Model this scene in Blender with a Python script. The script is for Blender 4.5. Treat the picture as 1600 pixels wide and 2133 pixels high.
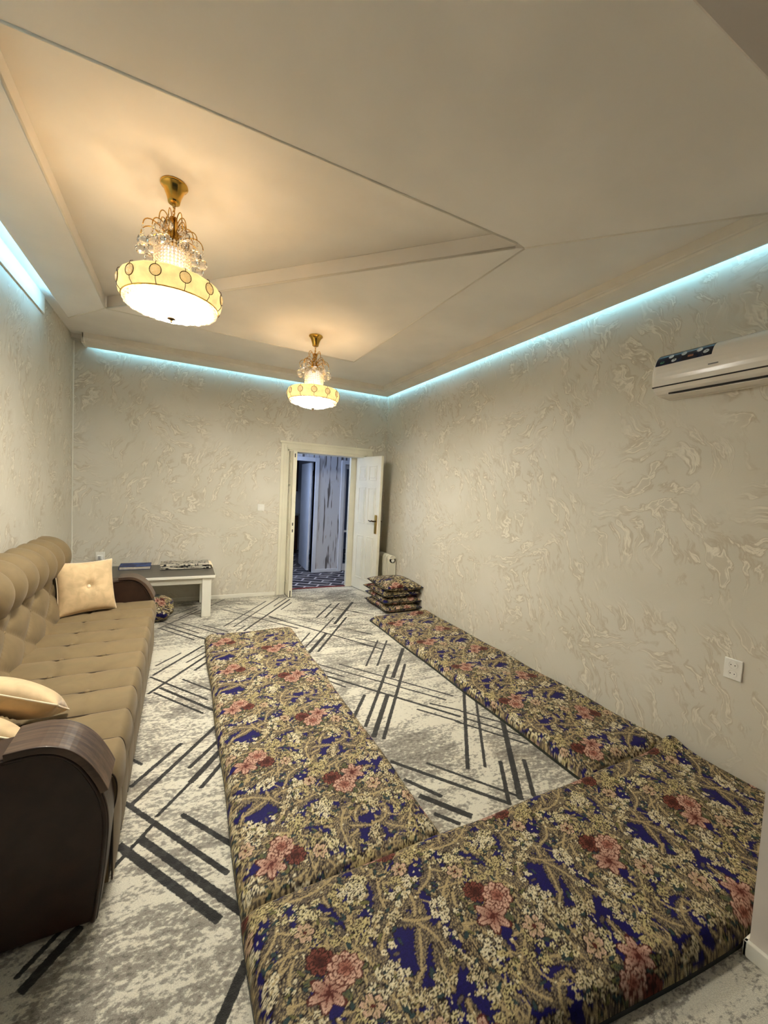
import bpy, bmesh, math, random
import numpy as np
from mathutils import Vector, Matrix

random.seed(7)
RNG = np.random.default_rng(11)
for o in list(bpy.data.objects):
    bpy.data.objects.remove(o)
S = bpy.context.scene
COL = S.collection

# ------------------------------------------------------------------ camera
cam = bpy.data.cameras.new('camera')
cam.sensor_fit = 'HORIZONTAL'
cam.sensor_width = 36.0
cam.lens = 843.277 * 36.0 / 1600.0
cam.clip_start = 0.02
cam_o = bpy.data.objects.new('camera', cam)
COL.objects.link(cam_o)
_r = Vector((0.89462052, -0.44382268, 0.05172571))
_u = -Vector((0.02199289, -0.07188471, -0.99717045))
_f = Vector((0.44628515, 0.89322674, -0.05454859))
mw = Matrix.Identity(4)
for i in range(3):
    mw[i][0], mw[i][1], mw[i][2] = _r[i], _u[i], -_f[i]
mw.translation = (0, 0, 1.5363)
cam_o.matrix_world = mw
S.camera = cam_o

# ------------------------------------------------------------------ world, exposure
w = bpy.data.worlds.new('night')
S.world = w
w.use_nodes = True
w.node_tree.nodes['Background'].inputs[0].default_value = (0.55, 0.62, 0.8, 1)
w.node_tree.nodes['Background'].inputs[1].default_value = 0.02
S.view_settings.view_transform = 'Standard'
S.view_settings.look = 'None'
S.view_settings.gamma = 1.0
S.view_settings.use_curve_mapping = False
S.view_settings.exposure = 1.48

BOWL_E = 57.0      # glowing glass bowl of each chandelier
SHADE_E = 0.42     # fabric band around it
DRUM_E = 0.3       # white lamps behind the crystal drum
UP_W = 0.68        # bulbs inside the chandelier, shining up (W)
LED_E = 10.5
HALL_W = 9.0

# ------------------------------------------------------------------ room numbers (metres)
XL, XR, YB, YN = -1.112, 2.789, 5.62, 0.58
ZT, ZP = 3.05, 2.95          # upper ceiling, dropped panels
YR = -0.45                   # behind the camera

def lin(c):
    c = c / 255.0
    return c / 12.92 if c <= 0.04045 else ((c + 0.055) / 1.055) ** 2.4
def rgb(r, g, b):
    return (lin(r), lin(g), lin(b), 1.0)

# ------------------------------------------------------------------ node helpers
class NT:
    def __init__(s, name):
        s.m = bpy.data.materials.new(name)
        s.m.use_nodes = True
        s.t = s.m.node_tree
        s.t.nodes.clear()
        s.out = s.n('ShaderNodeOutputMaterial')
        s.b = s.n('ShaderNodeBsdfPrincipled')
        s.l(s.b.outputs[0], s.out.inputs[0])
    def n(s, k, **kw):
        x = s.t.nodes.new(k)
        for a, v in kw.items():
            setattr(x, a, v)
        return x
    def l(s, a, b):
        s.t.links.new(a, b)
    def put(s, sock, v):
        if v is None:
            return
        if isinstance(v, bpy.types.NodeSocket):
            s.l(v, sock)
        else:
            sock.default_value = v
    def math(s, op, a, b=None, c=None, clamp=False):
        x = s.n('ShaderNodeMath', operation=op, use_clamp=clamp)
        for i, v in enumerate((a, b, c)):
            s.put(x.inputs[i], v)
        return x.outputs[0]
    def vmath(s, op, a, b=None):
        x = s.n('ShaderNodeVectorMath', operation=op)
        s.put(x.inputs[0], a)
        if b is not None:
            s.put(x.inputs[1], b)
        return x.outputs[0]
    def obj(s):
        return s.n('ShaderNodeTexCoord').outputs['Object']
    def noise(s, vec, scale, detail=3.0, rough=0.5, dist=0.0, col=False):
        x = s.n('ShaderNodeTexNoise')
        if vec is not None:
            s.l(vec, x.inputs['Vector'])
        x.inputs['Scale'].default_value = scale
        x.inputs['Detail'].default_value = detail
        x.inputs['Roughness'].default_value = rough
        x.inputs['Distortion'].default_value = dist
        return x.outputs['Color' if col else 0]
    def mapping(s, vec, loc=(0, 0, 0), rot=(0, 0, 0), sc=(1, 1, 1), typ='POINT'):
        x = s.n('ShaderNodeMapping', vector_type=typ)
        s.l(vec, x.inputs[0])
        x.inputs[1].default_value = loc
        x.inputs[2].default_value = rot
        x.inputs[3].default_value = sc
        return x.outputs[0]
    def ramp(s, v, a, b):
        x = s.n('ShaderNodeMapRange', interpolation_type='SMOOTHSTEP')
        s.l(v, x.inputs[0])
        x.inputs[1].default_value = a
        x.inputs[2].default_value = b
        return x.outputs[0]
    def mix(s, f, a, b, mode='MIX'):
        x = s.n('ShaderNodeMix', data_type='RGBA', blend_type=mode)
        s.put(x.inputs[0], f)
        s.put(x.inputs[6], a)
        s.put(x.inputs[7], b)
        return x.outputs[2]
    def bump(s, h, strength=0.3, dist=0.01):
        x = s.n('ShaderNodeBump')
        s.l(h, x.inputs['Height'])
        x.inputs['Strength'].default_value = strength
        x.inputs['Distance'].default_value = dist
        s.l(x.outputs[0], s.b.inputs['Normal'])
    def set(s, **kw):
        for k, v in kw.items():
            s.put(s.b.inputs[k.replace('_', ' ')], v)
        return s

def plain(name, c, rough=0.5, metal=0.0, var=0.06, scale=6.0, bump=0.0, bscale=80.0, **kw):
    """one colour with a little procedural variation and fine relief"""
    t = NT(name)
    p = t.obj()
    n = t.noise(p, scale, 4)
    d = tuple(x * (1 - 2.2 * var) for x in c[:3]) + (1,)
    e = tuple(min(1, x * (1 + 1.2 * var)) for x in c[:3]) + (1,)
    t.set(Base_Color=t.mix(t.ramp(n, 0.3, 0.7), d, e), Roughness=rough, Metallic=metal, **kw)
    if bump:
        t.bump(t.noise(p, bscale, 3), bump, 0.004)
    return t.m

# ------------------------------------------------------------------ mesh helpers
class MB:
    def __init__(s):
        s.v, s.f = [], []
    def add(s, vs, fs):
        k = len(s.v)
        s.v += [tuple(a) for a in vs]
        s.f += [tuple(i + k for i in q) for q in fs]
        return s
    def box(s, x0, x1, y0, y1, z0, z1, M=None):
        vs = [(x, y, z) for z in (z0, z1) for y in (y0, y1) for x in (x0, x1)]
        if M is not None:
            vs = [M @ Vector(a) for a in vs]
        return s.add(vs, [(0, 2, 3, 1), (4, 5, 7, 6), (0, 1, 5, 4), (2, 6, 7, 3), (0, 4, 6, 2), (1, 3, 7, 5)])
    def prism(s, poly, z0, z1):
        n = len(poly)
        vs = [(x, y, z0) for x, y in poly] + [(x, y, z1) for x, y in poly]
        fs = [tuple(range(n))[::-1], tuple(range(n, 2 * n))]
        fs += [(i, (i + 1) % n, n + (i + 1) % n, n + i) for i in range(n)]
        return s.add(vs, fs)
    def lathe(s, prof, n=24, c=(0, 0, 0), M=None):
        vs = []
        for r, z in prof:
            for k in range(n):
                a = 2 * math.pi * k / n
                q = Vector((r * math.cos(a), r * math.sin(a), z))
                if M is not None:
                    q = M @ q
                vs.append((q[0] + c[0], q[1] + c[1], q[2] + c[2]))
        fs = []
        for i in range(len(prof) - 1):
            for k in range(n):
                k2 = (k + 1) % n
                fs.append((i * n + k, i * n + k2, (i + 1) * n + k2, (i + 1) * n + k))
        if prof[0][0] > 1e-6:
            fs.append(tuple(range(n))[::-1])
        if prof[-1][0] > 1e-6:
            fs.append(tuple((len(prof) - 1) * n + k for k in range(n)))
        return s.add(vs, fs)
    def ball(s, c, r, nu=12, nv=8, sq=(1, 1, 1), M=None):
        vs, fs = [], []
        for i in range(nv + 1):
            t = math.pi * i / nv
            for k in range(nu):
                a = 2 * math.pi * k / nu
                q = Vector((r * sq[0] * math.sin(t) * math.cos(a), r * sq[1] * math.sin(t) * math.sin(a), r * sq[2] * math.cos(t)))
                if M is not None:
                    q = M @ q
                vs.append((q[0] + c[0], q[1] + c[1], q[2] + c[2]))
        for i in range(nv):
            for k in range(nu):
                k2 = (k + 1) % nu
                fs.append((i * nu + k, (i + 1) * nu + k, (i + 1) * nu + k2, i * nu + k2))
        return s.add(vs, fs)
    def tube(s, pts, r, n=8, cap=True):
        pts = [Vector(p) for p in pts]
        rs = r if isinstance(r, (list, tuple)) else [r] * len(pts)
        vs = []
        ref = Vector((0.13, 0.27, 0.95))
        for i, p in enumerate(pts):
            d = (pts[min(i + 1, len(pts) - 1)] - pts[max(i - 1, 0)]).normalized()
            a = d.cross(ref)
            if a.length < 1e-3:
                a = d.cross(Vector((1, 0, 0)))
            a.normalize()
            b = d.cross(a)
            for k in range(n):
                t = 2 * math.pi * k / n
                vs.append(p + (a * math.cos(t) + b * math.sin(t)) * rs[i])
        fs = [(i * n + k, i * n + (k + 1) % n, (i + 1) * n + (k + 1) % n, (i + 1) * n + k)
              for i in range(len(pts) - 1) for k in range(n)]
        if cap:
            fs += [tuple(range(n))[::-1], tuple((len(pts) - 1) * n + k for k in range(n))]
        return s.add(vs, fs)
    def sweep(s, prof, path_fn, m):
        """prof: closed list of (a,b); path_fn(j,a,b)->xyz for j in 0..m-1"""
        n = len(prof)
        vs = [path_fn(j, a, b) for j in range(m) for a, b in prof]
        fs = [(j * n + i, j * n + (i + 1) % n, (j + 1) * n + (i + 1) % n, (j + 1) * n + i)
              for j in range(m - 1) for i in range(n)]
        fs += [tuple(range(n))[::-1], tuple((m - 1) * n + i for i in range(n))]
        return s.add(vs, fs)
    def grid(s, P, closed=False):
        P = np.asarray(P)
        a, b = P.shape[:2]
        k = len(s.v)
        s.v += [tuple(q) for q in P.reshape(-1, 3)]
        for i in range(a - 1):
            for j in range(b - 1):
                s.f.append((k + i * b + j, k + (i + 1) * b + j, k + (i + 1) * b + j + 1, k + i * b + j + 1))
        return s
    def build(s, name, mat, parent=None, smooth=False, bevel=0.0, loc=None, seg=2):
        me = bpy.data.meshes.new(name)
        me.from_pydata(s.v, [], s.f)
        bm = bmesh.new()
        bm.from_mesh(me)
        bmesh.ops.recalc_face_normals(bm, faces=bm.faces)
        bm.to_mesh(me)
        bm.free()
        me.materials.append(mat)
        o = bpy.data.objects.new(name, me)
        COL.objects.link(o)
        if parent is not None:
            o.parent = parent
        if loc is not None:
            o.location = loc
        if smooth:
            me.polygons.foreach_set('use_smooth', [True] * len(me.polygons))
        if bevel:
            b = o.modifiers.new('bevel', 'BEVEL')
            b.width = bevel
            b.segments = seg
            b.limit_method = 'ANGLE'
        return o

def grid_obj(name, P, mat, parent=None, colors=None, loc=None):
    """fast dense grid, optional colour attribute"""
    a, b = P.shape[:2]
    me = bpy.data.meshes.new(name)
    me.vertices.add(a * b)
    me.vertices.foreach_set('co', np.ascontiguousarray(P, dtype=np.float32).ravel())
    i = np.arange(a - 1)[:, None] * b + np.arange(b - 1)[None, :]
    q = np.stack([i, i + 1, i + b + 1, i + b], -1).reshape(-1, 4)
    me.loops.add(q.size)
    me.loops.foreach_set('vertex_index', q.ravel().astype(np.int32))
    me.polygons.add(len(q))
    me.polygons.foreach_set('loop_start', np.arange(0, q.size, 4, dtype=np.int32))
    me.polygons.foreach_set('use_smooth', np.ones(len(q), dtype=bool))
    me.update(calc_edges=True)
    if colors is not None:
        at = me.color_attributes.new('Col', 'FLOAT_COLOR', 'POINT')
        c4 = np.ones((a * b, 4), np.float32)
        c4[:, :3] = colors.reshape(-1, 3)
        at.data.foreach_set('color', c4.ravel())
    me.materials.append(mat)
    o = bpy.data.objects.new(name, me)
    COL.objects.link(o)
    if parent is not None:
        o.parent = parent
    if loc is not None:
        o.location = loc
    return o

def thing(name, label, cat, loc=(0, 0, 0), rz=0.0, group=None, kind=None):
    o = bpy.data.objects.new(name, None)
    COL.objects.link(o)
    o.empty_display_size = 0.05
    o.location = loc
    o.rotation_euler = (0, 0, rz)
    return tag(o, label, cat, group, kind)
def tag(o, label=None, cat=None, group=None, kind=None):
    if label: o['label'] = label
    if cat: o['category'] = cat
    if group: o['group'] = group
    if kind: o['kind'] = kind
    return o
def structure(o, label=None):
    return tag(o, label, None, None, 'structure')
def copy_tree(o, parent=None):
    c = o.copy()
    COL.objects.link(c)
    c.parent = parent
    for ch in [k for k in bpy.data.objects if k.parent == o]:
        copy_tree(ch, c)
    return c

# ------------------------------------------------------------------ materials
def wallpaper():
    t = NT('wallpaper')
    p = t.obj()
    x = t.n('ShaderNodeSeparateXYZ')
    t.l(p, x.inputs[0])
    cx = t.n('ShaderNodeCombineXYZ')
    t.l(t.math('ADD', x.outputs[0], x.outputs[1]), cx.inputs[0])
    t.l(x.outputs[2], cx.inputs[1])
    uv = cx.outputs[0]
    wn = t.noise(uv, 2.6, 3, 0.55, 0, True)
    wp = t.vmath('SCALE', t.vmath('SUBTRACT', wn, (0.5, 0.5, 0.5)))
    wp.node.inputs[3].default_value = 0.34
    uvw = t.vmath('ADD', uv, wp)
    # two families of veins, leaning either way
    na = t.noise(t.mapping(uvw, rot=(0, 0, 1.12), sc=(1 / 4.0, 1 / 15.0, 1), typ='TEXTURE'), 1.0, 4, 0.56, 0.35)
    nb = t.noise(t.mapping(uvw, (4.1, 2.2, 0), (0, 0, -0.25), (1 / 4.6, 1 / 15.0, 1), 'TEXTURE'), 1.0, 4, 0.56, 0.35)
    sel = t.ramp(t.noise(uv, 1.5, 2), 0.5, 0.62)
    mixn = t.n('ShaderNodeMix', data_type='FLOAT')
    t.l(sel, mixn.inputs[0]); t.l(na, mixn.inputs[2]); t.l(nb, mixn.inputs[3])
    n = mixn.outputs[0]
    vein = t.math('SUBTRACT', 1.0, t.math('MULTIPLY', t.math('ABSOLUTE', t.math('SUBTRACT', n, 0.575)), 30.0), clamp=True)
    dark = t.math('SUBTRACT', 1.0, t.math('MULTIPLY', t.math('ABSOLUTE', t.math('SUBTRACT', n, 0.535)), 20.0), clamp=True)
    body = t.ramp(n, 0.50, 0.66)
    msk = t.ramp(t.noise(uv, 2.6, 3), 0.34, 0.58)
    cloud = t.ramp(t.noise(uv, 1.2, 3), 0.3, 0.7)
    base = t.mix(cloud, rgb(204, 198, 182), rgb(214, 208, 194))
    c = t.mix(t.math('MULTIPLY', t.math('MULTIPLY', body, msk), 0.30), base, rgb(184, 170, 146))
    c = t.mix(t.math('MULTIPLY', t.math('MULTIPLY', dark, msk), 0.42), c, rgb(168, 148, 116))
    c = t.mix(t.math('MULTIPLY', t.math('MULTIPLY', vein, msk), 0.72), c, rgb(240, 233, 216))
    t.set(Base_Color=c, Roughness=t.math('SUBTRACT', 0.62, t.math('MULTIPLY', vein, 0.2)))
    h = t.math('ADD', t.math('MULTIPLY', vein, msk), t.math('MULTIPLY', t.noise(uv, 140, 2), 0.25))
    t.bump(h, 0.28, 0.004)
    return t.m
M_WALL = wallpaper()
M_CEIL = plain('ceiling_paint', rgb(240, 236, 230), 0.75, var=0.03, scale=1.5, bump=0.06, bscale=60)
M_PLASTER = plain('cornice_plaster', rgb(232, 226, 214), 0.55, var=0.02, bump=0.04)
M_WHITE = plain('white_paint', rgb(232, 228, 214), 0.32, var=0.02, scale=3, bump=0.03, bscale=40)
M_CREAMDOOR = plain('cream_gloss_paint', rgb(226, 221, 200), 0.28, var=0.03, scale=3, bump=0.03, bscale=30)
M_PILLAR = plain('niche_paint', rgb(214, 204, 194), 0.6, var=0.03, scale=4, bump=0.05)
M_BRASS = plain('polished_brass', rgb(214, 170, 80), 0.16, 1.0, var=0.05)
M_DARKMETAL = plain('dark_bronze', rgb(70, 52, 30), 0.35, 1.0, var=0.08)
M_BLACK = plain('black_plastic', rgb(18, 18, 20), 0.4, var=0.1)
M_PLASTIC = plain('white_plastic', rgb(232, 230, 222), 0.3, var=0.015)
M_ACBODY = plain('glossy_white_plastic', rgb(228, 222, 212), 0.16, var=0.01)
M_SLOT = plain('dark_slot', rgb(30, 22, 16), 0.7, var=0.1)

def emission(name, c, strength, var=0.15, scale=20, translucent=False):
    t = NT(name)
    n = t.ramp(t.noise(t.obj(), scale, 3), 0.25, 0.75)
    d = tuple(x * (1 - var) for x in c[:3]) + (1,)
    col = t.mix(n, d, c)
    t.set(Base_Color=col, Roughness=0.45)
    t.l(col, t.b.inputs['Emission Color'])
    t.b.inputs['Emission Strength'].default_value = strength
    return t.m
M_BOWL = emission('lit_glass_bowl', (1.0, 0.955, 0.84, 1), BOWL_E, 0.02, 6)
M_SHADE = emission('lit_parchment_shade', (1.0, 0.71, 0.27, 1), SHADE_E, 0.25, 22)
M_DRUMLIGHT = emission('white_lamp_core', (0.93, 0.96, 1.0, 1), DRUM_E, 0.05)
M_LED = emission('led_strip_light', (0.29, 0.70, 1.0, 1), LED_E, 0.02)

def glass(name, c, rough=0.02, ior=1.5, **kw):
    t = NT(name)
    n = t.noise(t.obj(), 60, 2)
    t.set(Base_Color=c, Roughness=t.math('MULTIPLY_ADD', n, 0.03, rough), IOR=ior, Transmission_Weight=1.0, **kw)
    return t.m
M_CRYSTAL = glass('cut_crystal', (1, 1, 1, 1), 0.0, 1.48)
def facet():
    t = NT('bright_faceted_crystal')
    v = t.n('ShaderNodeTexVoronoi')
    t.l(t.obj(), v.inputs['Vector'])
    v.inputs['Scale'].default_value = 130
    c = t.mix(t.ramp(v.outputs['Distance'], 0.1, 0.6), (1, 0.98, 0.94, 1), (0.92, 0.86, 0.74, 1))
    t.set(Base_Color=c, Roughness=0.06, Transmission_Weight=0.55, IOR=1.45)
    t.bump(v.outputs['Distance'], 0.7, 0.006)
    return t.m
M_FACET = facet()

def velvet(name, c, sheen=0.5, crush=0.12, scale=9):
    t = NT(name)
    p = t.obj()
    n = t.ramp(t.noise(p, scale, 4, 0.55, 0.6), 0.3, 0.7)
    d = tuple(x * (1 - crush) for x in c[:3]) + (1,)
    e = tuple(min(1, x * (1 + crush)) for x in c[:3]) + (1,)
    t.set(Base_Color=t.mix(n, d, e), Roughness=0.8, Sheen_Weight=sheen, Sheen_Roughness=0.4)
    t.bump(t.noise(p, 420, 2), 0.12, 0.002)
    return t.m
M_SOFA = velvet('olive_beige_velour', rgb(118, 99, 67), 0.10, 0.07)
M_CREAM = velvet('cream_crushed_velvet', rgb(204, 176, 134), 0.3, 0.12, 14)
M_PIPE = velvet('pale_piping', rgb(238, 220, 190), 0.3, 0.05)
M_LEATHER = plain('dark_brown_leatherette', rgb(54, 34, 24), 0.42, var=0.12, scale=14, bump=0.12, bscale=220)
def woodband():
    t = NT('wenge_veneer')
    p = t.obj()
    n = t.noise(t.mapping(p, sc=(3, 60, 12)), 1.0, 4, 0.6, 0.3)
    t.set(Base_Color=t.mix(t.ramp(n, 0.35, 0.7), rgb(58, 42, 34), rgb(104, 82, 66)), Roughness=0.34)
    t.bump(n, 0.08, 0.002)
    return t.m
M_WENGE = woodband()
M_TABLETOP = plain('graphite_laminate', rgb(74, 70, 64), 0.32, var=0.06, scale=20)

def carpet():
    t = NT('abstract_hatched_carpet')
    p = t.obj()
    at = t.n('ShaderNodeAttribute', attribute_name='stripe')
    d = t.math('MULTIPLY_ADD', t.math('SUBTRACT', t.noise(p, 70, 3, 0.6), 0.5), 0.012, at.outputs['Fac'])
    mask = t.math('SUBTRACT', 1.0, t.ramp(d, -0.0022, 0.0018))
    big = t.noise(p, 1.5, 4, 0.6, 0.8)
    med = t.noise(t.mapping(p, rot=(0, 0, 0.95), sc=(2.2, 9.0, 1)), 1.6, 5, 0.65, 0.4)
    fine = t.noise(t.mapping(p, rot=(0, 0, 0.6), sc=(1.0, 1.6, 1)), 40, 4, 0.62)
    tuft = t.noise(p, 260, 2)
    cover = t.math('MULTIPLY_ADD', med, 0.75, t.math('MULTIPLY', big, 0.8))
    s = t.math('ADD', t.math('MULTIPLY', t.math('SUBTRACT', cover, 0.775), 2.1), t.math('MULTIPLY_ADD', fine, 1.9, -0.42))
    c = t.mix(t.ramp(s, 0.36, 0.70), rgb(222, 216, 198), rgb(150, 144, 132))
    c = t.mix(t.math('MULTIPLY', t.ramp(s, 0.78, 1.0), 0.8), c, rgb(104, 98, 90))
    c = t.mix(t.math('MULTIPLY', t.ramp(t.noise(p, 3.1, 3), 0.6, 0.72), 0.2), c, rgb(186, 168, 138))
    ink = t.mix(t.ramp(t.noise(p, 26, 3), 0.5, 0.62), rgb(18, 17, 18), rgb(46, 45, 45))
    c = t.mix(t.math('MULTIPLY', mask, 0.97), c, ink)
    c = t.mix(t.math('MULTIPLY', t.ramp(tuft, 0.3, 0.7), 0.22), c, rgb(70, 66, 58), 'MULTIPLY')
    t.set(Base_Color=c, Roughness=0.95, Sheen_Weight=0.15)
    t.bump(tuft, 0.5, 0.006)
    return t.m
STRIPES = [
(-0.203,4.913,0.181,4.381,0.018),
(-0.133,4.691,0.238,4.185,0.024),
(-0.174,4.638,0.133,4.209,0.018),
(0.018,4.761,0.351,4.325,0.018),
(0.227,4.624,0.454,4.331,0.018),
(-0.196,4.635,0.520,5.568,0.018),
(-0.193,4.931,0.200,5.353,0.018),
(-0.007,4.948,0.189,5.228,0.018),
(-0.168,3.702,0.021,3.919,0.018),
(-0.179,3.525,0.208,4.037,0.024),
(0.057,3.689,0.240,3.900,0.018),
(-0.191,3.224,0.240,3.815,0.024),
(0.117,3.511,0.238,3.675,0.024),
(0.422,4.509,1.014,5.352,0.018),
(0.515,4.467,1.217,5.496,0.018),
(1.059,5.086,1.293,5.419,0.018),
(0.525,4.327,0.635,4.464,0.018),
(0.601,4.313,1.327,5.354,0.024),
(1.115,4.927,1.313,5.197,0.018),
(0.402,5.375,0.771,4.881,0.012),
(0.444,5.157,1.151,4.215,0.018),
(0.626,5.165,1.184,4.375,0.012),
(0.578,5.441,0.706,5.270,0.012),
(0.927,4.702,1.770,3.388,0.024),
(0.899,4.550,1.140,4.214,0.018),
(1.021,4.758,1.854,3.764,0.012),
(1.232,4.608,1.838,3.802,0.012),
(1.624,3.764,1.885,3.459,0.018),
(1.488,3.737,1.774,3.396,0.012),
(1.436,4.503,1.793,5.001,0.024),
(1.532,4.474,1.905,5.004,0.024),
(1.560,4.226,2.096,5.002,0.034),
(1.159,3.546,1.784,4.424,0.024),
(1.071,3.675,1.645,4.467,0.018),
(1.069,3.542,1.387,3.984,0.034),
(1.019,3.740,1.227,4.048,0.018),
(1.576,5.029,2.189,4.313,0.018),
(1.652,5.024,2.268,4.392,0.012),
(1.894,4.658,2.121,4.291,0.012),
(1.467,5.742,2.224,5.812,0.012),
(1.553,5.435,2.080,5.734,0.012),
(1.532,5.146,2.090,5.449,0.012),
(1.834,5.242,2.010,5.349,0.012),
(1.871,5.139,2.348,5.443,0.012),
(1.044,3.343,1.792,2.386,0.018),
(1.254,3.237,1.878,2.414,0.018),
(1.072,3.183,1.215,2.992,0.018),
(1.070,3.072,1.755,2.162,0.024),
(1.065,2.985,1.166,2.823,0.018),
(1.647,2.391,1.804,2.227,0.018),
(1.517,2.358,1.715,2.109,0.018),
(1.457,3.114,1.817,3.626,0.018),
(1.555,3.089,1.906,3.596,0.018),
(1.578,2.841,1.968,3.364,0.034),
(1.144,2.134,1.807,3.040,0.024),
(1.092,2.295,1.664,3.080,0.024),
(1.094,2.174,1.410,2.606,0.034),
(1.069,2.429,1.254,2.673,0.024),
(1.798,2.223,2.084,1.870,0.018),
(1.685,2.132,1.964,1.754,0.018),
(1.764,2.148,2.015,1.803,0.018),
(2.056,2.523,1.463,1.713,0.024),
(2.020,2.327,1.566,1.687,0.018),
(2.044,2.081,1.573,1.425,0.034),
(1.687,1.699,1.493,1.420,0.024),
(1.274,1.847,1.583,1.447,0.018),
(1.090,1.938,1.498,1.434,0.024),
(1.091,1.783,1.213,1.598,0.024),
(1.107,1.652,1.274,1.437,0.034),
(1.112,1.526,1.194,1.423,0.024),
(1.830,1.657,1.654,1.413,0.024),
(-0.197,3.512,0.192,2.998,0.018),
(-0.119,3.299,0.245,2.806,0.024),
(-0.156,3.239,0.155,2.826,0.018),
(0.030,3.387,0.235,3.111,0.018),
(-0.201,2.253,0.027,2.540,0.024),
(-0.182,2.126,0.250,2.688,0.024),
(0.061,2.294,0.260,2.533,0.024),
(0.067,2.177,0.260,2.431,0.034),
(0.112,2.117,0.249,2.306,0.024),
(-0.221,2.493,-0.160,2.414,0.018),
(0.067,2.177,-0.076,2.003,0.018),
(-0.212,2.152,0.194,1.591,0.024),
(-0.133,1.907,0.246,1.392,0.034),
(-0.209,1.903,0.150,1.420,0.034),
(0.028,1.978,0.262,1.665,0.024),
(-0.219,1.783,-0.076,1.975,0.018),
(0.222,1.261,0.103,1.094,0.034),
(-0.276,1.591,-0.398,1.441,0.034),
(-0.310,1.628,-0.423,1.490,0.018)]
M_CARPET = carpet()

def brocade_mat():
    t = NT('brocade_cloth')
    a = t.n('ShaderNodeVertexColor')
    a.layer_name = 'Col'
    p = t.obj()
    n = t.noise(p, 330, 3, 0.6)
    c = t.mix(t.ramp(n, 0.32, 0.68), t.mix(1.0, a.outputs[0], (0.62, 0.6, 0.56, 1), 'MULTIPLY'), a.outputs[0])
    t.set(Base_Color=c, Roughness=0.7, Specular_IOR_Level=0.2)
    t.bump(n, 0.35, 0.003)
    return t.m
M_BROCADE = brocade_mat()
M_LINING = plain('dark_green_lining', rgb(40, 44, 38), 0.55, var=0.15, scale=20)
M_HALLBLUE = plain('pale_hall_paint', rgb(222, 224, 232), 0.4, var=0.02)
M_CABINET = plain('dark_walnut', rgb(72, 38, 22), 0.35, var=0.2, scale=10)

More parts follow.
